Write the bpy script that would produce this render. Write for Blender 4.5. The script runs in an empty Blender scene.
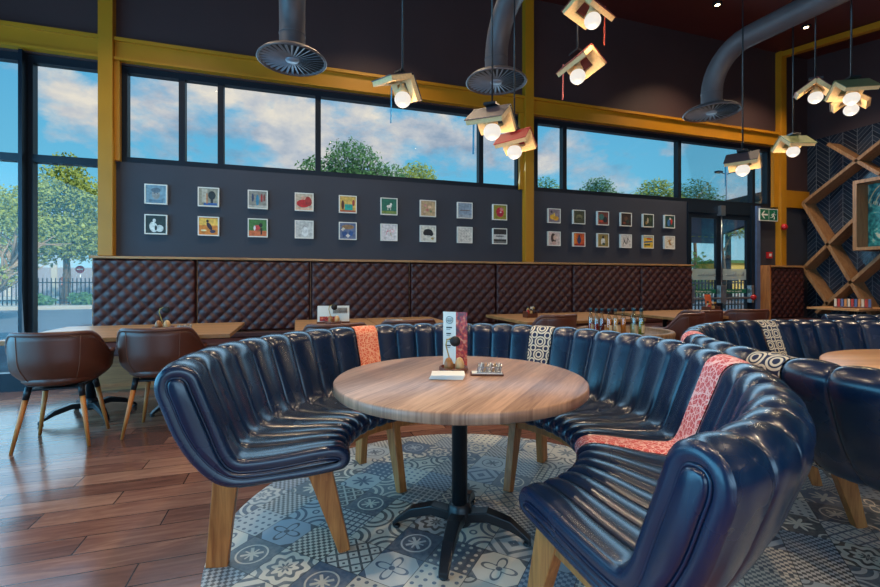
import bpy, bmesh, math, random
from mathutils import Vector, Matrix
PI = math.pi
R = math.radians
rng = random.Random(7)
SC = bpy.context.scene
COL = SC.collection

# ------------------------------------------------------------------ camera
cam_d = bpy.data.cameras.new('camera')
cam = bpy.data.objects.new('camera', cam_d); COL.objects.link(cam)
cam.location = (0, 0, 1.2); cam.rotation_euler = (R(90), 0, R(-17.9))
cam_d.sensor_width = 36; cam_d.lens = 18.12; cam_d.shift_y = -0.0142
cam_d.clip_start = 0.05; cam_d.clip_end = 500
SC.camera = cam
vs = SC.view_settings
vs.view_transform = 'Standard'; vs.look = 'None'; vs.gamma = 1; vs.use_curve_mapping = False
vs.exposure = 0.0

# ------------------------------------------------------------------ node helper
class N:
    def __init__(s, nt, k): s.nt = nt; s.k = k
    def _m(s, op, *a):
        n = s.nt.nodes.new('ShaderNodeMath'); n.operation = op
        for i, v in enumerate((s,) + a):
            if isinstance(v, N): s.nt.links.new(v.k, n.inputs[i])
            else: n.inputs[i].default_value = v
        return N(s.nt, n.outputs[0])
    def __add__(s, o): return s._m('ADD', o)
    __radd__ = __add__
    def __sub__(s, o): return s._m('SUBTRACT', o)
    def __rsub__(s, o): return (s * -1) + o
    def __mul__(s, o): return s._m('MULTIPLY', o)
    __rmul__ = __mul__
    def __truediv__(s, o): return s._m('DIVIDE', o)
    def lt(s, o): return s._m('LESS_THAN', o)
    def gt(s, o): return s._m('GREATER_THAN', o)
    def fl(s): return s._m('FLOOR')
    def fr(s): return s._m('FRACT')
    def ab(s): return s._m('ABSOLUTE')
    def sin(s): return s._m('SINE')
    def cos(s): return s._m('COSINE')
    def sq(s): return s._m('SQRT')
    def at2(s, o): return s._m('ARCTAN2', o)
    def mx(s, o): return s._m('MAXIMUM', o)
    def mn(s, o): return s._m('MINIMUM', o)
    def pw(s, o): return s._m('POWER', o)
    def cl(s): n = s._m('ADD', 0.0); n.k.node.use_clamp = True; return n

class Mat:
    def __init__(s, name):
        s.m = bpy.data.materials.new(name); s.m.use_nodes = True
        s.nt = s.m.node_tree; s.b = s.nt.nodes['Principled BSDF']
    def n(s, t, **kw):
        q = s.nt.nodes.new(t)
        for k, v in kw.items(): setattr(q, k, v)
        return q
    def ln(s, a, b): s.nt.links.new(a.k if isinstance(a, N) else a, b)
    def pos(s):
        g = s.n('ShaderNodeNewGeometry'); x = s.n('ShaderNodeSeparateXYZ')
        s.ln(g.outputs['Position'], x.inputs[0])
        return [N(s.nt, x.outputs[i]) for i in range(3)]
    def obj(s):
        g = s.n('ShaderNodeTexCoord'); x = s.n('ShaderNodeSeparateXYZ')
        s.ln(g.outputs['Object'], x.inputs[0])
        return [N(s.nt, x.outputs[i]) for i in range(3)]
    def uv(s):
        g = s.n('ShaderNodeTexCoord'); x = s.n('ShaderNodeSeparateXYZ')
        s.ln(g.outputs['UV'], x.inputs[0])
        return [N(s.nt, x.outputs[i]) for i in range(2)]
    def vec(s, x, y, z=0.0):
        c = s.n('ShaderNodeCombineXYZ')
        for i, v in enumerate((x, y, z)):
            if isinstance(v, N): s.ln(v, c.inputs[i])
            else: c.inputs[i].default_value = v
        return c.outputs[0]
    def white(s, x, y, z=0.0):
        w = s.n('ShaderNodeTexWhiteNoise'); s.ln(s.vec(x, y, z), w.inputs['Vector']); return N(s.nt, w.outputs['Value'])
    def noise(s, v, scale=5, detail=3, rough=.5, dist=0):
        w = s.n('ShaderNodeTexNoise'); s.ln(v, w.inputs['Vector'])
        w.inputs['Scale'].default_value = scale; w.inputs['Detail'].default_value = detail
        w.inputs['Roughness'].default_value = rough; w.inputs['Distortion'].default_value = dist
        return N(s.nt, w.outputs['Fac'])
    def ramp(s, f, stops):
        r = s.n('ShaderNodeValToRGB'); s.ln(f, r.inputs[0]); e = r.color_ramp.elements
        while len(e) < len(stops): e.new(.5)
        for i, (p, c) in enumerate(stops): e[i].position = p; e[i].color = (*c, 1)
        return r.outputs[0]
    def mix(s, f, a, b):
        m = s.n('ShaderNodeMix', data_type='RGBA')
        if isinstance(f, N): s.ln(f, m.inputs[0])
        else: m.inputs[0].default_value = f
        for v, i in ((a, 6), (b, 7)):
            if isinstance(v, tuple): m.inputs[i].default_value = (*v, 1)
            else: s.ln(v, m.inputs[i])
        return m.outputs[2]
    def bump(s, h, strength=.3, dist=.002):
        b = s.n('ShaderNodeBump'); s.ln(h, b.inputs['Height'])
        b.inputs['Strength'].default_value = strength; b.inputs['Distance'].default_value = dist
        s.ln(b.outputs[0], s.b.inputs['Normal'])
    def base(s, c): 
        if isinstance(c, tuple): s.b.inputs['Base Color'].default_value = (*c, 1)
        else: s.ln(c, s.b.inputs['Base Color'])
    def set(s, **kw):
        for k, v in kw.items():
            i = s.b.inputs[k.replace('_', ' ')]
            if isinstance(v, N) or hasattr(v, 'node'): s.ln(v, i)
            else: i.default_value = v
        return s

def lin(r, g, b):   # 0-255 sRGB to linear
    f = lambda v: (v / 255 / 12.92) if v / 255 <= .04045 else ((v / 255 + .055) / 1.055) ** 2.4
    return (f(r), f(g), f(b))

def plain(name, c, rough=.5, metal=0, var=.12, scale=12, bump=0, **kw):
    m = Mat(name); g = m.n('ShaderNodeTexCoord').outputs['Object']
    f = m.noise(g, scale, 3)
    a = tuple(x * (1 - var) for x in c); b = tuple(min(1, x * (1 + var)) for x in c)
    m.base(m.ramp(f, [(.3, a), (.7, b)])); m.set(Roughness=rough, Metallic=metal)
    if bump: m.bump(m.noise(g, scale * 8, 3), bump, .002)
    for k, v in kw.items(): m.set(**{k: v})
    return m.m

def emis(name, c, s):
    m = Mat(name); m.base(c); m.set(Emission_Color=(*c, 1), Emission_Strength=s); return m.m

def wood(name, c1, c2, axis=0, rough=.45, scale=1.0, space='obj'):
    m = Mat(name); p = m.obj() if space == 'obj' else m.pos()
    q = [p[0], p[1], p[2]]; st = [14 * scale] * 3; st[axis] = 1.1 * scale
    v = m.vec(q[0] * st[0], q[1] * st[1], q[2] * st[2])
    f = m.noise(v, 1.6, 5, .6, 1.2)
    g = m.noise(m.vec(q[0] * st[0] * 5, q[1] * st[1] * 5, q[2] * st[2] * 5), 2, 3)
    m.base(m.ramp(f * .75 + g * .25, [(.32, c1), (.68, c2)])); m.set(Roughness=rough)
    m.bump(g, .15, .001)
    return m.m

# ------------------------------------------------------------------ world: sky with clouds
wd = bpy.data.worlds.new('sky'); SC.world = wd; wd.use_nodes = True
class WM(Mat):
    def __init__(s): s.nt = wd.node_tree; s.b = None
w = WM(); nt = wd.node_tree
bg = nt.nodes['Background']
tc = w.n('ShaderNodeTexCoord'); sx = w.n('ShaderNodeSeparateXYZ'); w.ln(tc.outputs['Generated'], sx.inputs[0])
dx, dy, dz = [N(nt, sx.outputs[i]) for i in range(3)]
skyc = w.ramp(dz.mx(0.0), [(0.0, lin(164, 208, 220)), (.18, lin(106, 180, 210)), (.55, lin(66, 146, 194))])
den = dz.mx(0.0) + .22
cv = w.vec(dx, dy, dz * 1.7)
c1 = w.noise(cv, 4.2, 9, .58, .15); c2 = w.noise(cv, 1.6, 2, .5)
cf = ((c1 * .75 + c2 * .5) - .64) * 12
cf = cf.cl() * .92
shade = w.noise(cv, 7, 5, .6)
cloud = w.ramp(shade, [(.35, lin(120, 140, 165)), (.52, lin(188, 184, 188)), (.68, lin(236, 216, 196))])
w.ln(w.mix(cf, skyc, cloud), bg.inputs['Color'])
bg.inputs['Strength'].default_value = 1.2

# sun: falls on the street outside, from behind the building
sd = bpy.data.lights.new('sun', 'SUN'); sd.energy = 3.2; sd.angle = R(1); sd.color = (1, .93, .8)
so = bpy.data.objects.new('sun', sd); COL.objects.link(so)
so.rotation_euler = Vector((-.45, .75, -.62)).to_track_quat('-Z', 'Y').to_euler()

def area(name, loc, dirv, sx_, sy_, e, c):
    d = bpy.data.lights.new(name, 'AREA'); d.shape = 'RECTANGLE'; d.size = sx_; d.size_y = sy_; d.energy = e; d.color = c
    o = bpy.data.objects.new(name, d); COL.objects.link(o); o.location = loc
    o.rotation_euler = Vector(dirv).to_track_quat('-Z', 'Y').to_euler(); return o
# daylight through the glazed walls (left side and behind the camera) and through the high windows ahead
area('daylight_left', (-4.55, 1.9, 1.7), (1, 0, -.05), 7.6, 3.0, 350, (.16, .6, 1.0))
area('daylight_rear', (.9, -4.35, 1.7), (0, 1, -.05), 6.0, 2.4, 170, (.45, .72, 1.0))
area('daylight_clerestory', (3.2, 5.94, 3.17), (0, -1, -.35), 10.0, 1.0, 110, (.45, .75, 1.0))
area('daylight_tall', (-3.05, 5.95, 1.8), (0, -1, -.1), 1.6, 3.2, 36, (.4, .72, 1.0))

# ------------------------------------------------------------------ mesh helpers
class MB:
    def __init__(s): s.v = []; s.f = []; s.mi = []; s.sm = []; s.uv = []
    def add(s, v, f, mi=0, smooth=False, uvs=None):
        o = len(s.v); s.v += [tuple(p) for p in v]
        for i, q in enumerate(f):
            s.f.append(tuple(a + o for a in q)); s.mi.append(mi); s.sm.append(smooth)
            s.uv.append(uvs[i] if uvs else None)
        return s
    def box(s, x0, x1, y0, y1, z0, z1, mi=0):
        v = [(x, y, z) for x in (x0, x1) for y in (y0, y1) for z in (z0, z1)]
        return s.add(v, [(0, 1, 3, 2), (4, 6, 7, 5), (0, 4, 5, 1), (2, 3, 7, 6), (0, 2, 6, 4), (1, 5, 7, 3)], mi)
    def obox(s, c, ax, ay, az, mi=0):    # oriented box: centre + half-extent vectors
        c, ax, ay, az = map(Vector, (c, ax, ay, az))
        v = [c + ax * i + ay * j + az * k for i in (-1, 1) for j in (-1, 1) for k in (-1, 1)]
        return s.add(v, [(0, 1, 3, 2), (4, 6, 7, 5), (0, 4, 5, 1), (2, 3, 7, 6), (0, 2, 6, 4), (1, 5, 7, 3)], mi)
    def bar(s, a, b, w_, d_, up=(0, 0, 1), mi=0, w2=None, d2=None):
        a, b = Vector(a), Vector(b); t = (b - a).normalized(); u = Vector(up)
        sd_ = t.cross(u); 
        if sd_.length < 1e-4: sd_ = t.cross(Vector((1, 0, 0)))
        sd_.normalize(); n = sd_.cross(t); w2 = w2 or w_; d2 = d2 or d_
        v = []
        for p, ww, dd in ((a, w_, d_), (b, w2, d2)):
            v += [p + sd_ * ww / 2 * i + n * dd / 2 * j for i, j in ((-1, -1), (1, -1), (1, 1), (-1, 1))]
        return s.add(v, [(3, 2, 1, 0), (4, 5, 6, 7), (0, 1, 5, 4), (1, 2, 6, 5), (2, 3, 7, 6), (3, 0, 4, 7)], mi)
    def tube(s, pts, r, n=10, mi=0, closed=False, cap=True):
        pts = [Vector(p) for p in pts]; rr = r if isinstance(r, (list, tuple)) else [r] * len(pts)
        v = []; f = []; m = len(pts); prev = None
        for i, p in enumerate(pts):
            if closed: t = pts[(i + 1) % m] - pts[i - 1]
            else: t = pts[min(i + 1, m - 1)] - pts[max(i - 1, 0)]
            t.normalize()
            a = prev if prev is not None else (Vector((0, 0, 1)) if abs(t.z) < .9 else Vector((1, 0, 0)))
            a = (a - t * a.dot(t)); 
            if a.length < 1e-5: a = t.orthogonal()
            a.normalize(); prev = a; b = t.cross(a)
            for k in range(n):
                an = 2 * PI * k / n; v.append(p + (a * math.cos(an) + b * math.sin(an)) * rr[i])
        for i in range(m if closed else m - 1):
            j = (i + 1) % m
            for k in range(n):
                k2 = (k + 1) % n; f.append((i * n + k, i * n + k2, j * n + k2, j * n + k))
        s.add(v, f, mi, True)
        if cap and not closed:
            o = len(s.v) - len(v)
            s.f.append(tuple(o + k for k in range(n))[::-1]); s.mi.append(mi); s.sm.append(False); s.uv.append(None)
            s.f.append(tuple(o + (m - 1) * n + k for k in range(n))); s.mi.append(mi); s.sm.append(False); s.uv.append(None)
        return s
    def lathe(s, prof, n=24, c=(0, 0, 0), mi=0, smooth=True):
        v = []; f = []; m = len(prof)
        for r, z in prof:
            for k in range(n):
                a = 2 * PI * k / n; v.append((c[0] + r * math.cos(a), c[1] + r * math.sin(a), c[2] + z))
        for i in range(m - 1):
            for k in range(n):
                k2 = (k + 1) % n; f.append((i * n + k, i * n + k2, (i + 1) * n + k2, (i + 1) * n + k))
        s.add(v, f, mi, smooth)
        o = len(s.v) - len(v)
        for st, rev in ((0, True), ((m - 1) * n, False)):
            if prof[0 if rev else -1][0] > 1e-5:
                t = tuple(o + st + k for k in range(n)); s.f.append(t[::-1] if rev else t); s.mi.append(mi); s.sm.append(False); s.uv.append(None)
        return s
    def sph(s, c, r, n=16, mi=0, sc=(1, 1, 1)):
        m = n // 2; v = []; f = []
        for i in range(m + 1):
            t = PI * i / m
            for k in range(n):
                a = 2 * PI * k / n
                v.append((c[0] + r * sc[0] * math.sin(t) * math.cos(a), c[1] + r * sc[1] * math.sin(t) * math.sin(a), c[2] + r * sc[2] * math.cos(t)))
        for i in range(m):
            for k in range(n):
                k2 = (k + 1) % n; f.append((i * n + k, (i + 1) * n + k, (i + 1) * n + k2, i * n + k2))
        return s.add(v, f, mi, True)
    def prism(s, poly, z0, z1, mi=0):     # polygon in xy
        n = len(poly); v = [(x, y, z0) for x, y in poly] + [(x, y, z1) for x, y in poly]
        f = [tuple(range(n))[::-1], tuple(range(n, 2 * n))] + [(i, (i + 1) % n, n + (i + 1) % n, n + i) for i in range(n)]
        return s.add(v, f, mi)
    def build(s, name, mats, parent=None, bevel=0, loc=None, fix=True):
        me = bpy.data.meshes.new(name); me.from_pydata(s.v, [], s.f)
        for m in (mats if isinstance(mats, (list, tuple)) else [mats]): me.materials.append(m)
        me.polygons.foreach_set('material_index', s.mi); me.polygons.foreach_set('use_smooth', s.sm)
        if any(s.uv):
            ul = me.uv_layers.new(name='UVMap'); d = []
            for q, u in zip(s.f, s.uv): d += [c for p in (u or [(0, 0)] * len(q)) for c in p]
            ul.data.foreach_set('uv', d)
        me.validate(); me.update()
        if fix:
            b = bmesh.new(); b.from_mesh(me); bmesh.ops.remove_doubles(b, verts=b.verts, dist=1e-6)
            bmesh.ops.recalc_face_normals(b, faces=b.faces); b.to_mesh(me); b.free()
        o = bpy.data.objects.new(name, me); COL.objects.link(o)
        if parent: o.parent = parent
        if loc: o.location = loc
        if bevel:
            bm = o.modifiers.new('bevel', 'BEVEL'); bm.width = bevel; bm.segments = 2; bm.limit_method = 'ANGLE'; bm.angle_limit = R(40)
        return o

def tag(o, label, cat, group=None, kind=None):
    if label: o['label'] = label
    if cat: o['category'] = cat
    if group: o['group'] = group
    if kind: o['kind'] = kind
    return o
def thing(name, label, cat, loc=(0, 0, 0), rz=0, group=None):
    o = bpy.data.objects.new(name, None); COL.objects.link(o); o.empty_display_size = .1
    o.location = loc; o.rotation_euler = (0, 0, rz); return tag(o, label, cat, group)
def struct(name, mb, mats, bevel=0):
    o = mb.build(name, mats, bevel=bevel); o['kind'] = 'structure'; return o
def copy_tree(o, parent=None):
    c = o.copy(); COL.objects.link(c)
    if parent: c.parent = parent
    for ch in list(o.children): copy_tree(ch, c)
    return c
def catmull(P, n=4, closed=False):
    out = []; m = len(P)
    for i in range(m if closed else m - 1):
        g = (lambda k: P[k % m]) if closed else (lambda k: P[max(0, min(m - 1, k))])
        p0, p1, p2, p3 = g(i - 1), g(i), g(i + 1), g(i + 2)
        for k in range(n):
            t = k / n
            out.append(tuple(.5 * (2 * b + (c - a) * t + (2 * a - 5 * b + 4 * c - d) * t * t + (3 * b - a - 3 * c + d) * t ** 3) for a, b, c, d in zip(p0, p1, p2, p3)))
    if not closed: out.append(tuple(P[-1]))
    return out
def text_mesh(txt, size, mat, parent, loc, rot, name='lettering', extrude=.0006, align='CENTER', sx_=1):
    c = bpy.data.curves.new(name, 'FONT'); c.body = txt; c.size = size; c.extrude = extrude; c.align_x = align; c.align_y = 'CENTER'
    t = bpy.data.objects.new('tmp', c); me = bpy.data.meshes.new_from_object(t); bpy.data.objects.remove(t)
    me.materials.clear(); me.materials.append(mat)
    o = bpy.data.objects.new(name, me); COL.objects.link(o); o.parent = parent; o.location = loc; o.rotation_euler = rot; o.scale = (sx_, 1, 1)
    return o

# ------------------------------------------------------------------ materials
M = {}
M['wall_low'] = plain('charcoal_blue_paint', lin(50, 52, 62), .6, var=.06, scale=2, bump=.05)
M['wall_high'] = plain('dark_brown_paint', lin(64, 43, 44), .65, var=.08, scale=1.5, bump=.05)
M['ceil'] = plain('maroon_ceiling_paint', lin(74, 18, 16), .7, var=.1, scale=2)
M['yellow'] = plain('mustard_steel_paint', lin(182, 122, 18), .45, var=.06, scale=3)
M['frame'] = plain('dark_window_aluminium', lin(24, 34, 46), .4, .3, var=.05)
M['darkmetal'] = plain('black_powder_coat', (.012, .014, .018), .35, .2)
M['duct'] = plain('grey_duct_steel', lin(86, 79, 82), .5, .2, var=.1, scale=6)
M['oak'] = wood('oak_frame', lin(140, 74, 30), lin(204, 128, 66), 2)
M['oakx'] = wood('oak_panel', lin(150, 100, 56), lin(200, 150, 98), 0, space='pos')
M['beech'] = wood('orange_beech', lin(176, 96, 40), lin(222, 140, 70), 2)
M['bark'] = plain('bark', lin(110, 90, 70), .9, var=.3, scale=20, bump=.5)

def glass(name, tint=(1, 1, 1), refl=.06):
    m = Mat(name); nt_ = m.nt
    tr = m.n('ShaderNodeBsdfTransparent'); tr.inputs[0].default_value = (*tint, 1)
    gl = m.n('ShaderNodeBsdfGlossy'); gl.inputs['Roughness'].default_value = .02
    lw = m.n('ShaderNodeLayerWeight'); lw.inputs[0].default_value = .25
    f = N(nt_, lw.outputs['Fresnel']) * .3 + refl * .25
    mx = m.n('ShaderNodeMixShader'); m.ln(f, mx.inputs[0]); m.ln(tr.outputs[0], mx.inputs[1]); m.ln(gl.outputs[0], mx.inputs[2])
    m.ln(mx.outputs[0], nt_.nodes['Material Output'].inputs[0]); return m.m
M['glass'] = glass('window_glass', (.93, .98, 1))
M['bottle_glass'] = glass('bottle_glass', (.84, .90, .88), .5)

# floor: plank-look tiles with an inlaid area of patterned cement tiles under the booths
def floor_mat():
    m = Mat('floor_planks_and_patterned_tiles'); x, y, z = m.pos()
    rowf = (y - .015) / .155; row = rowf.fl(); px = (x + 1.24 - (row - 17) * .3) / .9
    pid = m.white(row, px.fl()); 
    ey = (rowf.fr() - .5).ab(); ex = (px.fr() - .5).ab()
    grout = (ey.gt(.482)).mx(ex.gt(.4965))
    g1 = m.noise(m.vec(x * 1.3 + pid * 30, y * 9, pid * 9), 1.8, 6, .62, 1.2)
    g2 = m.noise(m.vec(x * 3 + pid * 17, y * 40, 0.0), 1.5, 3)
    wc = m.ramp(g1 * .55 + g2 * .15 + pid * .3, [(.25, lin(78, 46, 38)), (.5, lin(124, 80, 64)), (.75, lin(166, 118, 94))])
    wc = m.mix(grout * .92, wc, lin(36, 26, 22))
    # cement tiles, 0.2 m, laid at 45 degrees
    k = .70710678 / .2
    u = ((x + .188) + (y - 2.248)) * k; v = ((y - 2.248) - (x + .188)) * k
    iu = u.fl(); iv = v.fl(); r1 = m.white(iu, iv, 3.3); r2 = m.white(iu, iv, 8.1); r3 = m.white(iu, iv, 5.7)
    a = (u.fr() - .5); b = (v.fr() - .5); A = a.ab(); B = b.ab()
    rad = (a * a + b * b).sq(); th = b.at2(a)
    edge = (A.mx(B)).gt(.492)
    # patterns
    p1 = ((a * 37.7).sin() * (b * 37.7).sin()).gt(.0)
    fl = (th * 4).cos() * .13 + .24
    p2 = ((rad - fl).ab().lt(.035)).mx(rad.lt(.07)).mx(((A - .5).ab() + (B - .5).ab()).lt(.22))
    dots = (((u * 5).fr() - .5) * ((u * 5).fr() - .5) + ((v * 5).fr() - .5) * ((v * 5).fr() - .5)).lt(.05)
    p3 = dots
    p4 = (((A + B) * 18.8).sin()).gt(.35)
    cr = (((u * 3).fr() - .5).ab() + ((v * 3).fr() - .5).ab())
    p5 = ((A - B).ab().lt(.05) * (rad.lt(.24))).mx((rad - .33).ab().lt(.02)).mx((A.mn(B)).lt(.02) * rad.lt(.2))
    ra = ((A - .5) * (A - .5) + (B - .5) * (B - .5)).sq()
    p6 = (ra - .28).ab().lt(.045).mx((ra - .46).ab().lt(.035)).mx(rad.lt(.1) * rad.gt(.05))
    p7 = ((rad * 26 + (th * 8).cos() * 1.3).sin()).gt(.2)
    p8 = (((u * 6).fr() - .5).ab().lt(.14)).mx(((v * 6).fr() - .5).ab().lt(.14))
    p9 = ((cr - .5).ab().lt(.11)).mx(cr.lt(.12))
    p10 = ((th * 8).cos() * .12 + rad).lt(.22) .mx(((ra * 40).sin()).gt(.5) * ra.lt(.25))
    pats = [p1, p2, p3, p4, p5, p6, p7, p8, p9, p10]
    tot = None
    for i, p in enumerate(pats):
        w_ = r1.gt(i / 10) * r1.lt((i + 1) / 10 + 1e-5) * p
        tot = w_ if tot is None else tot + w_
    wv = m.noise(m.vec(u, v, 0.0), 9, 4)
    inv = r2.gt(.78)
    f = (tot - inv).ab() * (wv * .5 + .6)
    ink = m.ramp(r3, [(0, lin(40, 52, 72)), (.35, lin(72, 94, 118)), (.7, lin(50, 46, 46)), (1, lin(90, 106, 118))])
    paper = m.ramp(m.white(iu, iv, 1.9), [(0, lin(190, 182, 168)), (.5, lin(224, 212, 192)), (1, lin(156, 168, 178))])
    tcx = m.mix(f.cl(), paper, ink)
    tcx = m.mix(edge * .85, tcx, lin(52, 48, 46))
    d1 = ((x - .85) * (x - .85) + (y - 2.1) * (y - 2.1)).lt(1.22 * 1.22)
    d2 = ((x - 3.36) * (x - 3.36) + (y - 1.14) * (y - 1.14)).lt(2.05 * 2.05)
    inz = d1.mx(d2)
    m.base(m.mix(inz, wc, tcx))
    m.set(Roughness=(g2 * .14 + .12) + inz * .16, Specular_IOR_Level=.55)
    rough_n = m.noise(m.vec(x * 2, y * 14, 0.0), 3, 2)
    m.bump((grout.mx(edge * inz)) * -1 + rough_n * .5, .3, .002)
    return m.m
M['floor'] = floor_mat()

def leather(name, c, rough=.3, coat=.25, scale=60):
    m = Mat(name); g = m.n('ShaderNodeTexCoord').outputs['Object']
    f = m.noise(g, 4, 3); m.base(m.ramp(f, [(.3, tuple(q * .85 for q in c)), (.7, tuple(q * 1.15 for q in c))]))
    m.set(Roughness=f * .12 + (rough - .06), Specular_IOR_Level=.6, Coat_Weight=coat, Coat_Roughness=.2)
    m.bump(m.noise(g, scale, 3), .12, .0012); return m.m
M['navy'] = leather('navy_leather', lin(7, 32, 60), .26, .15)
M['maroon'] = leather('maroon_leather', lin(68, 30, 28), .5, .0)
M['brown'] = leather('brown_leather', lin(88, 42, 26), .42, .1)

def stripe_rings():
    m = Mat('navy_and_cream_ring_fabric'); u, v = m.uv()
    def rings(ou, ov):
        a = ((u * 1.7 + ou).fr() - .5); b = ((v * 1.7 + ov).fr() - .5); r = (a * a + b * b).sq()
        return ((r - .38).ab().lt(.055)).mx((r - .2).ab().lt(.05)), r
    r1, d1 = rings(0.0, 0.0); r2, d2 = rings(.5, .5)
    m.base(m.mix(r1.mx((d2 - .2).ab().lt(.05)), lin(28, 38, 70), lin(214, 200, 176))); m.set(Roughness=.85)
    return m.m
def stripe_vine(name, cbg, cln, k=1.0):
    m = Mat(name); u, v = m.uv()
    vv = m.n('ShaderNodeTexVoronoi', feature='DISTANCE_TO_EDGE'); m.ln(m.vec(u * 5 * k, v * 5 * k), vv.inputs['Vector']); vv.inputs['Scale'].default_value = 1
    a = N(m.nt, vv.outputs['Distance']).lt(.07)
    n_ = m.noise(m.vec(u, v), 9 * k, 3, .5, 2.0)
    b = ((n_ * 22).sin()).gt(.72)
    m.base(m.mix(a.mx(b), cbg, cln)); m.set(Roughness=.85); return m.m
M['rings'] = stripe_rings()
M['orange_f'] = stripe_vine('orange_patterned_fabric', lin(226, 92, 58), lin(248, 178, 140), 1.4)
M['red_f'] = stripe_vine('red_patterned_fabric', lin(206, 72, 76), lin(240, 190, 184), 1.1)

def tabletop(name, c1, c2, axis=0, w_=.09):
    m = Mat(name); p = m.obj(); L = p[axis]; C = p[1 - axis]
    row = (C / w_).fl(); rid = m.white(row, 1.0)
    f = m.noise(m.vec(L * 1.5 + rid * 20, C * 16, 0.0), 1.7, 6, .62, 1.5)
    g = m.noise(m.vec(L * 4, C * 90, rid * 3), 1.5, 3)
    m.base(m.ramp(f * .5 + g * .25 + rid * .25, [(.28, c1), (.7, c2)]))
    m.set(Roughness=.38); m.bump(g, .12, .001); return m.m
M['top1'] = tabletop('limed_oak_top', lin(98, 66, 52), lin(194, 152, 124))
M['top2'] = tabletop('honey_oak_top', lin(168, 112, 68), lin(214, 162, 108))
M['top3'] = tabletop('walnut_oak_top', lin(132, 88, 50), lin(186, 134, 84))

def herring():
    m = Mat('herringbone_glazed_tiles'); x, y, z = m.pos()
    # vertical zig-zag columns of slanted bricks
    cw = .22; cx = y / cw; col = cx.fl(); par = (col / 2).fr().gt(.25)
    sgn = par * 2 - 1
    t = (z + sgn * ((cx.fr()) - .5) * cw) / .085
    e = ((t.fr() - .5).ab().gt(.45)).mx((cx.fr() - .5).ab().gt(.48))
    rid = m.white(col, t.fl())
    c = m.ramp(rid, [(0, lin(26, 34, 46)), (1, lin(48, 58, 72))])
    m.base(m.mix(e, c, lin(92, 98, 104))); m.set(Roughness=e * .5 + .1)
    m.bump(e * -1 + rid * .4, .5, .004); return m.m
M['tiles'] = herring()

# ------------------------------------------------------------------ room shell
YW, XR, XL, YB = 6.1, 9.6, -4.6, -4.4
struct('floor', MB().box(XL - .2, XR + .2, YB - .2, YW + .2, -.12, 0), M['floor'])
def zc(y): return 5.58 - .165 * (6.1 - y)
ce = MB(); ce.add([(XL - .2, YB - .2, zc(YB - .2)), (XR + .2, YB - .2, zc(YB - .2)), (XR + .2, YW + .2, zc(YW + .2)), (XL - .2, YW + .2, zc(YW + .2)),
                   (XL - .2, YB - .2, zc(YB - .2) + .2), (XR + .2, YB - .2, zc(YB - .2) + .2), (XR + .2, YW + .2, zc(YW + .2) + .2), (XL - .2, YW + .2, zc(YW + .2) + .2)],
                  [(0, 1, 2, 3), (7, 6, 5, 4), (0, 4, 5, 1), (1, 5, 6, 2), (2, 6, 7, 3), (3, 7, 4, 0)])
struct('ceiling', ce, M['ceil'])
# long wall with the windows ahead of the camera: lower charcoal part, upper dark part
wl = MB()
wl.box(-2.05, 6.55, YW, YW + .2, 0, 2.6, 0)
wl.box(8.22, XR + .2, YW, YW + .2, 0, 2.6, 0)
wl.box(8.62, XR + .2, YW, YW + .2, 2.6, 3.74, 1)
wl.box(XL - .2, XR + .2, YW, YW + .2, 3.74, 5.62, 1)
wl.box(XL - .2, -3.95, YW, YW + .2, 0, 3.74, 0)
struct('wall_back', wl, [M['wall_low'], M['wall_high']])
wr = MB(); wr.box(XR, XR + .2, YB - .2, YW, 0, 3.95, 0)
wr.add([(XR, YB - .2, 3.95), (XR, YW, 3.95), (XR, YW, zc(YW)), (XR, YB - .2, zc(YB - .2)), (XR + .2, YB - .2, 3.95), (XR + .2, YW, 3.95), (XR + .2, YW, zc(YW)), (XR + .2, YB - .2, zc(YB - .2))],
       [(3, 2, 1, 0), (4, 5, 6, 7), (0, 1, 5, 4), (1, 2, 6, 5), (2, 3, 7, 6), (3, 0, 4, 7)], 1)
struct('wall_right', wr, [M['tiles'], M['wall_high']])
# left wall and rear wall, both with glazed openings
def sidewall(name, horiz, c0, c1, t0, t1, h0, h1, openz0, openz1, a0, a1):
    b = MB()
    def bx(p, q, z0, z1):
        if horiz: b.box(p, q, c0, c1, z0, z1)
        else: b.box(c0, c1, p, q, z0, z1)
    bx(t0, a0, 0, h0); bx(a1, t1, 0, h0); bx(a0, a1, 0, openz0); bx(a0, a1, openz1, h0)
    return b
b = sidewall('l', False, XL - .2, XL, YB - .2, YW, 3.8, 0, .1, 3.3, -2.0, 5.8)
b.add([(XL, YB, 3.8), (XL, YW, 3.8), (XL, YW, zc(YW)), (XL, YB, zc(YB)), (XL - .2, YB, 3.8), (XL - .2, YW, 3.8), (XL - .2, YW, zc(YW)), (XL - .2, YB, zc(YB))],
      [(0, 1, 2, 3), (7, 6, 5, 4), (0, 4, 5, 1), (1, 5, 6, 2), (2, 6, 7, 3), (3, 7, 4, 0)])
struct('wall_left', b, M['wall_high'])
struct('wall_front', sidewall('f', True, YB - .2, YB, XL - .2, XR + .2, 3.95, 0, .5, 2.9, -2.6, 4.4), M['wall_high'])

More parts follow.
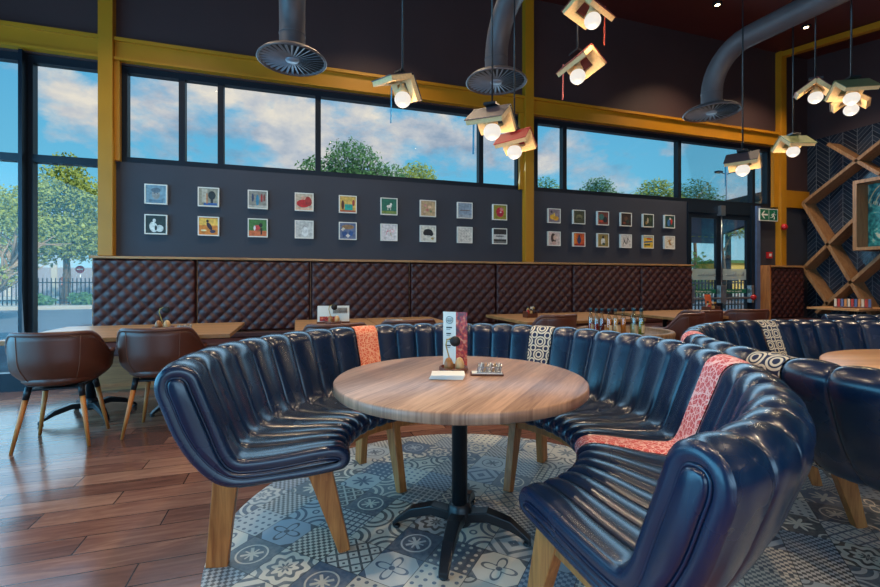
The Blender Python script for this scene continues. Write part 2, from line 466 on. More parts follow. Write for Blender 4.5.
def window(name, x0, x1, z0, z1, mull, tr=(), y=YW, fw=.07, horiz=True):
    root = bpy.data.objects.new(name, None); COL.objects.link(root); root['kind'] = 'structure'
    f = MB(); d0, d1 = y + .03, y + .13
    def bx(a, b_, c, d):
        if horiz: f.box(a, b_, d0, d1, c, d)
        else: f.box(d0, d1, a, b_, c, d)
    bx(x0, x1, z0, z0 + fw); bx(x0, x1, z1 - fw, z1); bx(x0, x0 + fw, z0 + fw, z1 - fw); bx(x1 - fw, x1, z0 + fw, z1 - fw)
    o = f.build('window_frame', M['frame'], root)
    for mx_ in mull:
        f = MB(); bx(mx_ - fw / 2, mx_ + fw / 2, z0 + fw, z1 - fw); f.build('mullion', M['frame'], root)
    xs = [x0 + fw] + sorted(mull) + [x1 - fw]
    for tz in tr:
        for i in range(len(xs) - 1):
            f = MB(); a_ = xs[i] + (fw / 2 if i else 0); b_ = xs[i + 1] - (fw / 2 if i < len(xs) - 2 else 0)
            bx(a_, b_, tz - fw / 2, tz + fw / 2); f.build('transom', M['frame'], root)
    for i in range(len(xs) - 1):
        f = MB(); a_, b_ = xs[i], xs[i + 1]
        if horiz: f.box(a_, b_, y + .075, y + .081, z0 + fw, z1 - fw)
        else: f.box(y + .075, y + .081, a_, b_, z0 + fw, z1 - fw)
        f.build('pane', M['glass'], root)
    return root
window('window_1', -3.95, -2.08, .0, 3.74, (-2.86,), (2.58,), fw=.085)
# deeper vertical fin on the tall window's mullion and the sill
struct('trim_1', MB().box(-2.90, -2.865, 6.02, 6.13, 0, 3.74), M['frame'])
struct('trim_2', MB().box(-3.95, -2.2, 5.98, 6.1, 0, .2), M['frame'])
window('window_2', -1.98, 3.30, 2.6, 3.74, (-1.34, -.91, .27, 2.63))
window('window_3', 3.52, 8.62, 2.6, 3.74, (4.08, 6.42, 8.2))
window('window_4', -2.0, 5.8, .1, 3.3, (-.05, 1.9, 3.85), (2.4,), y=XL - .16, horiz=False)
window('window_5', -2.6, 4.4, .5, 2.9, (-.85, .9, 2.65), (), y=YB - .16)
# mustard steel columns and beams
n = 3
for cx_ in (-2.085, 3.37, 8.79):
    struct('trim_%d' % n, MB().box(cx_ - .072, cx_ + .072, 5.99, 6.1, 1.49, zc(6.03) - .01), M['yellow'], .004); n += 1
for a_, b_ in ((XL, -2.16), (-2.01, 3.295), (3.445, 8.715), (8.865, XR)):
    mb = MB(); mb.box(a_, b_, 6.05, 6.1, 3.76, 4.02); mb.box(a_, b_, 6.01, 6.05, 3.98, 4.02); mb.box(a_, b_, 6.01, 6.05, 3.76, 3.79)
    if a_ > 8.7: mb = MB().box(a_, b_, 6.06, 6.1, 2.62, 2.95)
    struct('trim_%d' % n, mb, M['yellow']); n += 1
struct('trim_%d' % n, MB().box(8.60, 8.715, 6.04, 6.1, 2.6, 3.76), M['yellow']); n += 1
struct('trim_%d' % n, MB().box(3.23, 3.297, 6.04, 6.1, 2.6, 3.76), M['yellow']); n += 1
struct('trim_%d' % n, MB().box(-2.012, -1.96, 6.04, 6.1, 2.6, 3.76), M['yellow']); n += 1
mb = MB(); y0, y1 = YB, 6.0
mb.obox((8.79, (y0 + y1) / 2, zc((y0 + y1) / 2) - .07), (.06, 0, 0), (0, (y1 - y0) / 2, .165 * (y1 - y0) / 2), (0, 0, .05))
struct('trim_%d' % n, mb, M['yellow']); n += 1

# double door with panic bars
door = bpy.data.objects.new('door_1', None); COL.objects.link(door); door['kind'] = 'structure'
f = MB(); f.box(6.55, 6.58, 6.08, 6.2, 0, 2.6); f.box(8.06, 8.22, 6.06, 6.2, 0, 2.6); f.box(6.58, 8.06, 6.08, 6.2, 2.42, 2.6)
f.build('door_frame', M['frame'], door)
M['dgreen'] = plain('green_sign', lin(18, 104, 74), .5)
M['white'] = plain('white_paint', lin(232, 228, 216), .5, var=.03)
M['steel'] = plain('brushed_steel', lin(170, 172, 176), .3, .9, var=.08)
M['redp'] = plain('red_plastic', lin(190, 26, 30), .35)
frost = Mat('frosted_film'); fx, fy, fz = frost.pos()
frost.base(lin(190, 206, 204)); frost.set(Roughness=.6, Alpha=.55); M['frost'] = frost.m
for i, (a_, b_) in enumerate(((6.58, 7.31), (7.31, 8.06))):
    lf = MB(); lf.box(a_, a_ + .075, 6.1, 6.15, .02, 2.42); lf.box(b_ - .075, b_, 6.1, 6.15, .02, 2.42)
    lf.box(a_ + .075, b_ - .075, 6.1, 6.15, 2.33, 2.42); lf.box(a_ + .075, b_ - .075, 6.1, 6.15, .02, .16)
    leaf = lf.build('door_leaf', M['frame'], door)
    MB().box(a_ + .075, b_ - .075, 6.122, 6.128, .16, 2.33).build('pane', M['glass'], leaf)
    MB().box(a_ + .075, b_ - .075, 6.116, 6.119, 1.22, 1.42).build('frosted_band', M['frost'], leaf)
    sg = MB().box(a_ + .075, b_ - .075, 6.112, 6.1155, .975, 1.05).build('push_sign', M['dgreen'], leaf)
    text_mesh('Push bar to open', .052, M['white'], leaf, ((a_ + b_) / 2, 6.1115, 1.012), (R(90), 0, 0), 'push_sign_lettering', sx_=1.0)
    pb = MB(); pb.tube([(a_ + .03, 6.03, .89), (b_ - .03, 6.03, .89)], .018, 10); pb.box(a_ + .0, a_ + .07, 6.02, 6.1, .8, 1.12); pb.box(b_ - .07, b_, 6.02, 6.1, .8, 1.12)
    pb.build('panic_bar', M['steel'], leaf, .003)
cl = MB(); cl.tube([(7.31, 6.06, .9), (7.31, 6.06, 2.45)], .011, 8); cl.box(7.25, 7.36, 6.02, 6.1, 2.38, 2.56); cl.build('door_bolt', M['steel'], door)
# faint mirrored script on the frosted band
sc_ = MB()
for i in range(22):
    q = 6.82 + i * .051
    if 7.24 < q < 7.46: continue
    h = .03 + .04 * rng.random(); sc_.tube([(q, 6.114, 1.29), (q + .02, 6.114, 1.29 + h), (q + .035, 6.114, 1.29)], .004, 5)
sc_.build('band_script', M['steel'], door)
struct('trim_%d' % n, MB().box(8.14, 8.235, 6.03, 6.1, 0, 2.6), plain('grey_reveal', lin(78, 96, 128), .5)); n += 1

# ------------------------------------------------------------------ outside
M['asphalt'] = plain('asphalt', lin(120, 128, 138), .85, var=.12, scale=.8, bump=.3)
M['pave'] = plain('pale_pavement', lin(206, 196, 180), .85, var=.08, scale=1)
M['brick'] = plain('red_paving', lin(168, 100, 84), .85, var=.1, scale=1)
struct('ground', MB().box(-60, 90, 6.32, 23.4, -.2, -.04), M['asphalt'])
struct('street', MB().box(-60, 90, 24.6, 90, -.2, -.02), M['pave'])
struct('kerb', MB().box(-60, 90, 23.4, 24.4, -.2, .1), M['pave'], .02)

def leafmat(name, c1, c2):
    m = Mat(name); g = m.n('ShaderNodeTexCoord').outputs['Object']
    m.base(m.ramp(m.noise(g, 2.2, 4, .7), [(.3, c1), (.7, c2)])); m.set(Roughness=.6)
    return m.m
M['leaf1'] = leafmat('green_leaves', lin(104, 124, 50), lin(190, 196, 92))
M['leaf2'] = leafmat('yellow_green_leaves', lin(120, 140, 52), lin(192, 196, 88))
M['leaf3'] = leafmat('blue_green_leaves', lin(52, 98, 60), lin(108, 148, 86))
def crown(blobs, n_, size, mat, parent, seed=1, name='crown'):
    r = random.Random(seed); mb = MB(); tot = sum(b[3] ** 3 for b in blobs)
    for (cx, cy, cz, rad, fl) in blobs:
        for _ in range(int(n_ * rad ** 3 / tot) + 20):
            d = Vector((r.gauss(0, 1), r.gauss(0, 1), r.gauss(0, 1))).normalized() * rad * (r.random() ** .35) * (.82 + .3 * r.random())
            c = Vector((cx, cy, cz)) + Vector((d.x, d.y, d.z * fl))
            a = Vector((r.gauss(0, 1), r.gauss(0, 1), r.gauss(0, 1))).normalized(); b_ = a.orthogonal().normalized()
            s = size * (.6 + .8 * r.random())
            mb.add([c - a * s, c + b_ * s * .5, c + a * s, c - b_ * s * .5], [(0, 1, 2, 3)])
    return mb.build(name, mat, parent, fix=False)
def tree(label, x, y, blobs, trunk_h, tr, n_, size, mat, seed, name='tree', group=None):
    t = thing(name, label, 'tree', (x, y, -.04), 0, group)
    mb = MB(); mb.tube([(0, 0, 0), (.1, 0, trunk_h * .5), (0, .1, trunk_h)], [tr, tr * .8, tr * .6], 8)
    for b_ in blobs: mb.tube([(0, .1, trunk_h * .8), (b_[0] * .5, b_[1] * .5, (trunk_h + b_[2]) / 2), (b_[0], b_[1], b_[2])], [tr * .5, tr * .3, tr * .12], 6)
    mb.build('trunk', M['bark'], t); crown(blobs, n_, size, mat, t, seed); return t
tree('large bushy green tree seen through the tall left window', -11.6, 28.2, [(0, 0, 6.1, 1.5, .8), (-1.2, 0, 5.0, 1.4, .9), (1.4, 0, 5.3, 1.4, .8), (.6, 0, 3.6, 1.7, .8), (-1.6, 0, 3.2, 1.6, .8), (2.0, 0, 3.4, 1.5, .7), (.1, 0, 7.3, .8, .9)], 3.0, .22, 14000, .095, M['leaf1'], 2)
tree('darker blue-green tree behind the no entry sign', -13.0, 37.0, [(0, 0, 4.4, 2.0, .8), (2.4, 0, 4.2, 1.9, .7), (-2, 0, 4.4, 2, .7), (3.9, .5, 5.2, 2, .8)], 2.6, .2, 7000, .14, M['leaf3'], 3)
# bare branched tree at the far left
t = thing('leaning_tree', 'leaning tree with pale bare branches at the far left of the tall window', 'tree', (-8.6, 17.0, -.04))
mb = MB(); mb.tube([(-.6, 0, 0), (-.25, 0, .8), (.15, 0, 1.5), (.8, 0, 2.2)], [.2, .17, .13, .06], 8)
r_ = random.Random(5)
for i in range(22):
    z0 = .7 + 1.5 * r_.random(); x0 = -.4 + z0 * .35; a = r_.uniform(-.4, PI - .1); L = r_.uniform(.6, 1.7)
    mb.tube([(x0, 0, z0), (x0 + .5 * L * math.cos(a), r_.uniform(-.3, .3), z0 + .35 * L + .3 * math.sin(a)), (x0 + L * math.cos(a) * .9, r_.uniform(-.5, .5), z0 + L * .9 * abs(math.sin(a)) + .3)], [.05, .03, .012], 6)
mb.build('trunk', plain('pale_bark', lin(176, 150, 120), .9, var=.2), t)
crown([(-.4, 0, 3.6, .9, .7), (.5, 0, 3.1, .7, .7), (0, 0, 1.4, .5, .8), (-.9, 0, 2.4, .7, .8), (.9, .2, 4.1, .4, .7)], 3000, .06, M['leaf2'], t, 8)
for i, (x, y, zz, rr, lab) in enumerate((
        (3.6, 30.5, 9.2, 2.0, 'round leafy tree top above the wall, left one in the third high window'), (9.2, 34.5, 9.4, 1.7, 'leafy tree top behind the hanging book lamps in the third high window'),
        (21.0, 34.5, 9.7, 1.4, 'sparse tree top just right of the second mustard column'), (24.0, 37.0, 9.9, 1.3, 'sparse thin tree top in the narrow high pane'),
        (29.6, 38.5, 10.6, 1.7, 'small tree top right of the narrow high pane'), (29.4, 30.5, 8.7, 1.7, 'dense green tree top left of the last high mullion'),
        (38.6, 35, 10.0, 2.0, 'dense green tree top left of the street lamp'))):
    sp = i in (2, 3)
    bl = [(0, 0, zz, rr * (.7 if sp else 1), .8), (-rr * 1.1, 0, zz - .8, rr * .75, .7), (rr * 1.1, 0, zz - .9, rr * .8, .7), (0, 0, zz - 1.6, rr, .7)]
    if i == 0: bl += [(2.2, 0, zz - 1.3, 1.1, .7)]
    if i == 1: bl += [(1.8, 0, zz - 1.3, 1.0, .7), (3.2, 0, zz - 1.9, .7, .6)]
    tree(lab, x, y, bl, zz - 2.5, .2, 1600 if sp else 6000, .13, (M['leaf3'], M['leaf1'])[i % 2], 20 + i, group='trees beyond the high windows')
tree('leafy tree seen through the left door leaf', 18.2, 15.0, [(0, 0, 3.9, .9, .5), (-.8, 0, 3.6, .7, .6), (.9, 0, 3.5, .6, .6)], 3.0, .1, 3000, .06, M['leaf1'], 41)
t = thing('shrub', 'low round shrub seen through the left door leaf', 'shrub', (23.4, 21.6, -.04)); crown([(0, 0, 1.9, 1.4, .9), (.4, 0, 1.0, 1.4, .9)], 1200, .13, M['leaf2'], t, 42, 'foliage')
for i, (x, y, s, lab) in enumerate(((-11.3, 24.9, .45, 'low green bush at the fence foot left of the mullion'), (-9.6, 24.9, .55, 'wide dark bush at the fence foot under the no entry sign'), (-7.9, 24.9, .5, 'low bush at the fence foot nearest the mustard column'), (-13.6, 24.9, .45, 'low bush at the fence foot at the far left'))):
    t = thing('bush', lab, 'bush', (x, y, .08), 0, 'bushes at the fence'); crown([(0, 0, s * .5, s, .6), (s * .8, 0, s * .4, s * .7, .6)], 500, .09, M['leaf3'], t, 50 + i, 'foliage')
# palisade fence
fe = thing('palisade_fence', 'dark palisade fence along the street outside the tall window', 'fence', (0, 26.0, 0))
mb = MB()
for i in range(120): mb.box(-24 + i * .17, -24 + i * .17 + .035, -.02, .02, .05, 1.35)
mb.build('pickets', M['darkmetal'], fe)
mb = MB().box(-24, -3.6, -.03, .03, 1.1, 1.15).box(-24, -3.6, -.03, .03, .25, .3); mb.build('rails', M['darkmetal'], fe)
fe2 = copy_tree(fe); fe2.location = (35, 13.2, 0); fe2['label'] = 'dark palisade fence seen through the glass doors'
# no entry sign
t = thing('no_entry_sign', 'round red no entry sign with white bar on a post', 'road sign', (-14.7, 37.9, -.02))
MB().tube([(0, .06, 0), (0, .06, 2.3)], .035, 8).build('post', M['steel'], t)
d_ = MB(); d_.lathe([(.001, 0), (.27, 0), (.27, .02), (.001, .02)], 28); o = d_.build('disc', M['redp'], t, loc=(0, 0, 2.05)); o.rotation_euler = (R(90), 0, 0)
MB().box(-.18, .18, -.04, -.021, 2.005, 2.095).build('bar', M['white'], t)
# street walls and buildings behind
t = thing('garden_wall', 'pale boundary wall across the street beyond the tall window', 'wall', (-16, 44, 0)); MB().box(-12, 10, 0, .3, 0, 2.3).build('wall_panel', plain('grey_render', lin(168, 164, 170), .9), t)
for k in range(8): MB().box(-12 + k * 3, -11.6 + k * 3, -.08, 0, 0, 2.5).build('pier', M['pave'], t)
for i in range(3):
    pass
# pedestrian in orange top beyond the fence
def person(x, y, rz):
    t = thing('person', 'distant person in orange top walking behind the fence', 'person', (x, y, 0), rz)
    J = [((0, 0, .92), .13), ((0, 0, 1.15), .12), ((0, 0, 1.4), .15), ((0, 0, 1.5), .06), ((0, .02, 1.56), .06), ((0, .03, 1.64), .1), ((0, .02, 1.72), .08),
         ((.18, 0, 1.4), .06), ((.24, .02, 1.14), .045), ((.24, .14, .92), .035), ((.24, .18, .84), .04), ((-.18, 0, 1.4), .06), ((-.24, -.05, 1.14), .045), ((-.24, 0, .92), .035), ((-.24, .03, .84), .04),
         ((.1, .02, .86), .1), ((.1, .16, .5), .07), ((.1, .1, .08), .045), ((.1, .24, .04), .04), ((-.1, 0, .86), .1), ((-.1, -.08, .5), .07), ((-.1, -.25, .1), .045), ((-.1, -.14, .04), .04)]
    E_ = [(0, 1), (1, 2), (2, 3), (3, 4), (4, 5), (5, 6), (2, 7), (7, 8), (8, 9), (9, 10), (2, 11), (11, 12), (12, 13), (13, 14), (0, 15), (15, 16), (16, 17), (17, 18), (0, 19), (19, 20), (20, 21), (21, 22)]
    me = bpy.data.meshes.new('body'); me.from_pydata([j[0] for j in J], E_, []); o = bpy.data.objects.new('body', me); COL.objects.link(o); o.parent = t
    sk = o.modifiers.new('skin', 'SKIN'); 
    for i, j in enumerate(J): me.skin_vertices[0].data[i].radius = (j[1], j[1] * .8)
    me.skin_vertices[0].data[0].use_root = True
    o.modifiers.new('sub', 'SUBSURF').levels = 1
    mm = Mat('clothes_and_skin'); x_, y_, z_ = mm.obj()
    c = mm.ramp(z_ / 2, [(0, lin(50, 54, 70)), (.45, lin(50, 54, 70)), (.46, lin(236, 110, 50)), (.745, lin(236, 110, 50)), (.75, lin(120, 80, 60)), (.83, lin(120, 80, 60)), (.84, lin(20, 16, 14))]); 
    for e in c.node.color_ramp.elements: pass
    c.node.color_ramp.interpolation = 'CONSTANT'; mm.base(c); me.materials.append(mm.m)
person(-15.9, 38.5, .6)
# street lamp, sloping roof building, awning, yellow building
t = thing('street_lamp', 'twin headed street lamp rising behind the last high window', 'street lamp', (36.9, 30.1, 0))
MB().tube([(0, 0, -.05), (0, 0, 11)], [.09, .06], 10).build('pole', plain('grey_pole', lin(150, 158, 170), .5), t)
for s_ in (-1, 1):
    a_ = MB(); a_.tube([(0, 0, 10.8), (s_ * .4, -s_ * .2, 11.0)], .04, 8); a_.box(min(s_ * .3, s_ * .85), max(s_ * .3, s_ * .85), -.35 if s_ > 0 else .1, -.1 if s_ > 0 else .5, 10.98, 11.15); a_.build('lamp_head', M['frame'], t)
t = thing('canopy_roof', 'grey sloping canopy roof edge behind the last high window', 'roof', (25.4, 18.07, 0))
def slab(z0, z1, ins):
    P = [(1.6 + ins, 5.0, 0.0), (ins - 1.0, -3.2, -.25), (7, -3.2, -.25), (9, 5.0, 0.0)]
    v = [(x, y, z0 + z) for x, y, z in P] + [(x, y, z1 + z) for x, y, z in P]
    return MB().add(v, [(3, 2, 1, 0), (4, 5, 6, 7), (0, 1, 5, 4), (1, 2, 6, 5), (2, 3, 7, 6), (3, 0, 4, 7)])
slab(6.15, 6.5, 0).build('roof_edge', M['frame'], t)
slab(4.9, 6.14, .8).build('fascia', plain('pale_green_grey_render', lin(150, 160, 150), .8), t)
mb = MB()
for q in ((1.8, 4.0), (.4, -2.6), (6.5, -2.6), (8, 4)): mb.box(q[0] - .12, q[0] + .12, q[1] - .12, q[1] + .12, -.05, 4.7)
mb.build('posts', M['frame'], t)
t = thing('awning', 'blue grey canvas awning outside the glass doors', 'awning', (7.6, 6.5, 0))
cv = plain('blue_grey_canvas', lin(88, 112, 140), .8, var=.06)
mb = MB(); mb.obox((0.2, .9, 2.55), (2.2, 0, 0), (0, .9, -.2), (0, 0, .01)); mb.obox((.2, 1.81, 2.24), (2.2, 0, 0), (0, .01, 0), (0, 0, .12)); mb.build('canvas', cv, t)
mb = MB()
for k in range(22): mb.box(-1.95 + k * .2, -1.85 + k * .2, 1.79, 1.798, 2.27, 2.285)
mb.build('dashed_stitching', M['leaf2'], t)
mb = MB(); mb.tube([(-1.9, 1.75, 0), (-1.9, 1.75, 2.3)], .03); mb.tube([(2.35, 1.75, 0), (2.35, 1.75, 2.3)], .03)
for s_ in (-1.9, 2.35): mb.tube([(s_, 0, 2.72), (s_, 1.8, 2.33)], .02)
mb.build('posts', M['frame'], t)
t = thing('yellow_building', 'small yellow building far beyond the right door leaf', 'building', (45, 35, 0))
MB().box(-1.8, 3.0, 0, 4, 0, 3.1).build('walls', plain('yellow_render', lin(226, 186, 96), .8), t)
MB().prism([(-2.1, -.3), (3.3, -.3), (3.3, 4.3), (-2.1, 4.3)], 3.1, 3.4).build('roof', M['leaf3'], t)
for k in range(3): MB().box(-1.3 + k * 1.4, -.6 + k * 1.4, -.03, 0, 1.2, 2.2).build('window', M['frame'], t)
t = thing('green_roofed_building', 'long low building with a green roof beyond the left door leaf', 'building', (40, 39.5, 0))
MB().box(-6, 3, 0, 5, 0, 2.1).build('walls', M['pave'], t)
mb = MB(); mb.add([(-6.4, -.4, 2.1), (3.4, -.4, 2.1), (3.4, 5.4, 2.1), (-6.4, 5.4, 2.1), (-5, 2.5, 3.4), (2, 2.5, 3.4)], [(0, 1, 5, 4), (1, 2, 5), (2, 3, 4, 5), (3, 0, 4), (3, 2, 1, 0)]); mb.build('roof', plain('green_roof', lin(88, 140, 112), .7), t)

# ------------------------------------------------------------------ quilted wall bench
def quilt(x0, x1, z0, z1, y, parent, p=.15, amp=.032, flip=1, label=None, name='quilted_panel', xdir=True):
    nx = max(8, int((x1 - x0) / .0145)); nz = int((z1 - z0) / .0145); v = []; f = []; th = .07
    for j in range(nz + 1):
        for i in range(nx + 1):
            x = x0 + (x1 - x0) * i / nx; z = z0 + (z1 - z0) * j / nz
            e = min(1, min(x - x0, x1 - x, z1 - z, z - z0) / .03); e = math.sqrt(max(0, 1 - (1 - e) ** 2))
            a = abs(math.sin(PI * (x + z) / p)); b_ = abs(math.sin(PI * (x - z) / p))
            h = (a * b_) ** .55 * amp
            v.append((x, y - th * .55 * e - h * min(1, e * 1.3), z))
    W = nx + 1
    for j in range(nz):
        for i in range(nx): f.append((j * W + i, j * W + i + 1, (j + 1) * W + i + 1, (j + 1) * W + i))
    nb = len(v)
    ring = [i for i in range(W)] + [j * W + nx for j in range(1, nz + 1)] + [nz * W + i for i in range(nx - 1, -1, -1)] + [j * W for j in range(nz - 1, 0, -1)]
    for q in ring: v.append((v[q][0], y + .02, v[q][2]))
    m_ = len(ring)
    for i in range(m_): f.append((ring[i], nb + i, nb + (i + 1) % m_, ring[(i + 1) % m_]))
    f.append(tuple(nb + i for i in range(m_)))
    mb = MB().add(v, f, 0, True); return mb.build(name, M['maroon'], parent, fix=False)
bench = thing('wall_bench', 'long maroon leather bench with diamond quilted back along the window wall', 'bench', (0, 0, 0))
edges = [-2.21, -1.15, .17, 1.49, 2.79, 4.10, 5.41, 6.52]
for a_, b_ in zip(edges, edges[1:]): quilt(a_ + .006, b_ - .006, .58, 1.455, 6.0, bench)
MB().box(-2.22, 6.53, 5.93, 6.098, 1.457, 1.485).build('top_ledge', M['oakx'], bench, .004)
MB().box(-2.22, 6.53, 6.02, 6.098, .0, 1.455).build('back_board', M['oakx'], bench)
for a_, b_ in zip(edges, edges[1:]):
    MB().box(a_ + .005, b_ - .005, 5.52, 5.97, .40, .50).build('seat_cushion', M['maroon'], bench, .02)
    MB().box(a_ + .005, b_ - .005, 5.935, 6.018, .502, .575).build('lower_back', M['maroon'], bench, .015)
MB().box(-2.18, 6.5, 5.74, 6.02, 0, .40).build('base_panel', wood('bench_base_wood', lin(150, 84, 44), lin(196, 124, 72), 0, space='pos'), bench)
b2 = thing('corner_bench', 'short maroon quilted bench right of the glass doors with oak end panel', 'bench', (0, 0, 0))
quilt(8.28, 9.22, .50, 1.455, 5.96, b2)
MB().box(8.24, 8.275, 5.86, 6.09, 0, 1.49).build('end_panel', M['oak'], b2, .003)
MB().box(8.28, 9.22, 5.88, 6.098, 1.457, 1.49).build('top_ledge', M['oakx'], b2, .003)
MB().box(8.28, 9.22, 5.45, 5.93, .40, .5).build('seat_cushion', M['maroon'], b2, .02)
MB().box(8.28, 9.22, 5.6, 5.97, 0, .4).build('base_panel', M['oakx'], b2)

# ------------------------------------------------------------------ booths
BASEP = [(.05, .405), (.012, .42), (0.0, .447), (.012, .475), (.05, .492), (.13, .494), (.25, .488), (.36, .488), (.425, .498), (.46, .548), (.49, .63), (.53, .738), (.553, .80), (.568, .84),
         (.594, .866), (.632, .875), (.668, .864), (.688, .833), (.688, .79), (.668, .73), (.632, .63), (.585, .54), (.53, .47), (.475, .425), (.41, .402), (.3, .398), (.15, .398)]
PROF = catmull(BASEP, 3, True)
NP = len(PROF)
PN = []
for i in range(NP):
    a, b_ = PROF[i - 1], PROF[(i + 1) % NP]; tx, tz = b_[0] - a[0], b_[1] - a[1]; L = math.hypot(tx, tz)
    PN.append((-tz / L, tx / L))
# orientation: make normals point outward
if sum((p[0] - .4) * n_[0] + (p[1] - .6) * n_[1] for p, n_ in zip(PROF, PN)) < 0: PN = [(-a, -b_) for a, b_ in PN]
PV = [0.0]
for i in range(1, NP): PV.append(PV[-1] + math.hypot(PROF[i][0] - PROF[i - 1][0], PROF[i][1] - PROF[i - 1][1]))
def amp_at(i):
    q, z = PROF[i]
    if z < .41: return 0.003
    if PN[i][0] > .3 and q > .5: return .013
    return .021
AMP = [amp_at(i) for i in range(NP)]
for _ in range(6): AMP = [(AMP[i - 1] + AMP[i] + AMP[(i + 1) % NP]) / 3 for i in range(NP)]
def booth(name, label, cx, cy, rin, a0, slots, degs, legs, grow=0.0, yaw_dir=-1):
    """a0: start angle; slots: list of None/material, going clockwise"""
    t = thing(name, label, 'booth', (cx, cy, 0))
    NT = 12
    if not isinstance(degs, list): degs = [degs] * len(slots)
    cum = [0.0]
    for q in degs: cum.append(cum[-1] + q)
    def at(u):
        k = min(int(u), len(slots) - 1); return a0 + yaw_dir * R(cum[k] + (u - k) * degs[k])
    def PT(ang, q, z):      # the near end of the ring is stretched a little away from the table
        k = grow * max(0.0, -math.sin(ang)) ** 1.5; w_ = max(0.0, min(1.0, q / .5)); w_ = w_ * w_ * (3 - 2 * w_)
        return ((rin + q) * math.cos(ang) - k * .18 * w_ * max(0.0, math.cos(ang)) ** .7, (rin + q) * math.sin(ang) - k * (.06 + .08 * w_), z)
    def ring(ang, off, inset=0.0):
        out = []
        for i in range(NP):
            q = PROF[i][0] + PN[i][0] * (off * AMP[i] - inset); z = PROF[i][1] + PN[i][1] * (off * AMP[i] - inset)
            out.append(PT(ang, q, z))
        return out
    def seg(first, last, acc):
        # sweep slots first..last-1
        rings = []; tt = []
        for k in range(first, last):
            for j in range(NT if k < last - 1 else NT + 1):
                u = .5 - .5 * math.cos(PI * j / NT); d = abs(2 * u - 1); off = math.sqrt(max(0, 1 - d ** 2.2))
                if k == 0 and u < .5: off = max(off, .75)
                if k == len(slots) - 1 and u > .5: off = max(off, .75)
                if slots[k]: off = .55 + .25 * off
                rings.append(ring(at(k + u), off)); tt.append(k + u)
        v = [p for r_ in rings for p in r_]; f = []; uvs = []
        for i in range(len(rings) - 1):
            for j in range(NP):
                j2 = (j + 1) % NP; f.append((i * NP + j, i * NP + j2, (i + 1) * NP + j2, (i + 1) * NP + j))
                v0 = PV[j] / .15; v1 = (PV[j2] if j2 else PV[-1] + .03) / .15
                uvs.append([(tt[i], v0), (tt[i], v1), (tt[i + 1], v1), (tt[i + 1], v0)])
        acc.add(v, f, 0, True, uvs)
        return v[:NP], v[-NP:]
    runs = []; k = 0
    while k < len(slots):
        j = k
        while j < len(slots) and slots[j] == slots[k]: j += 1
        runs.append((k, j, slots[k])); k = j
    for (i0, i1, mt) in runs:
        acc = MB(); r0, r1 = seg(i0, i1, acc)
        if mt is None:
            for (rr_, ang, sg) in ((r0, a0, -1), (r1, at(len(slots)), 1)):
                if (sg < 0 and i0 == 0) or (sg > 0 and i1 == len(slots)):
                    c, s_ = math.cos(ang), math.sin(ang); tn = Vector((-s_, c, 0)) * yaw_dir * sg
                    prev = rr_
                    for off, ins, push in ((.75, .004, .008), (.75, .014, .016), (.4, .024, .018), (0, .03, .010)):
                        nw = [tuple(Vector(p) + tn * push) for p in ring(ang, off, ins)]
                        acc.add(list(prev) + nw, [(j, (j + 1) % NP, NP + (j + 1) % NP, NP + j) for j in range(NP)], 0, True)
                        prev = nw
                    acc.add(prev, [tuple(range(NP))], 0, False)
                    # inset end panel with piping
                    rA = [Vector(p) + tn * .010 for p in ring(ang, 0, .034)]; rB = [Vector(p) + tn * .021 for p in ring(ang, 0, .036)]; rC = [Vector(p) + tn * .025 for p in ring(ang, 0, .042)]
                    ep = MB(); ep.add(rA + rB, [(j, (j + 1) % NP, NP + (j + 1) % NP, NP + j) for j in range(NP)], 0, True)
                    ep.add(rB + rC, [(j, (j + 1) % NP, NP + (j + 1) % NP, NP + j) for j in range(NP)], 0, True); ep.add(rC, [tuple(range(NP))], 0, True)
                    e = ep.build('end_panel', M['navy'], t)
                    MB().tube([Vector(p) + tn * .013 for p in ring(ang, 0, .031)], .0045, 6, closed=True).build('piping', M['navy'], e)
            acc.build('ribbed_upholstery', M['navy'], t, fix=True)
        else:
            o = acc.build('fabric_stripe', mt, t)
            o['label'] = {'rings': 'navy stripe with cream rings', 'orange_f': 'orange patterned stripe', 'red_f': 'red and white patterned stripe'}[[k for k in M if M[k] is mt][0]]
    a1 = at(len(slots))
    rl = MB(); npt = 60; v = []; f = []
    for i in range(npt + 1):
        a = a0 + (a1 - a0) * (i / npt) * .97 + (a1 - a0) * .015
        for q, z in ((.075, .345), (.075, .397), (.105, .397), (.105, .345)): v.append(PT(a, q, z))
    for i in range(npt):
        for j in range(4): f.append((i * 4 + j, i * 4 + (j + 1) % 4, i * 4 + 4 + (j + 1) % 4, i * 4 + 4 + j))
    f += [(3, 2, 1, 0), tuple(npt * 4 + j for j in range(4))]
    rl.add(v, f); rl.build('front_rail', M['oak'], t)
    for a in legs:
        a = R(a); c, s_ = math.cos(a), math.sin(a)
        P = lambda q, z: PT(a, q, z)
        MB().bar(P(.0, 0), P(.115, .395), .045, .05, (c, s_, 0), d2=.105).build('leg', M['oak'], t, .004)
        MB().bar(P(.525, 0), P(.485, .42), .045, .085, (c, s_, 0), d2=.10).build('leg', M['oak'], t, .004)
        MB().bar(P(.14, .37), P(.50, .37), .03, .055).build('side_rail', M['oak'], t, .002)
    return t
S1 = [None] * 9 + [M['orange_f']] + [None] * 8 + [M['rings']] + [None] * 8 + [M['red_f']] + [None] * 7
D1 = [8.43] * 9 + [8.1] + [7.2] * 8 + [8.1] + [7.5] * 8 + [8.6] + [7.85] * 7
booth('curved_booth', 'C shaped navy ribbed leather booth wrapped around the limed oak round table', .73, 1.96, .53, R(184.8), S1, D1, [174, 108, 38, -17, -85], grow=1.0)
S2 = [None] * 6 + [M['rings']] + [None] * 4 + [M['red_f']] + [None] * 7 + [M['rings']] + [None] * 8 + [None] * 4
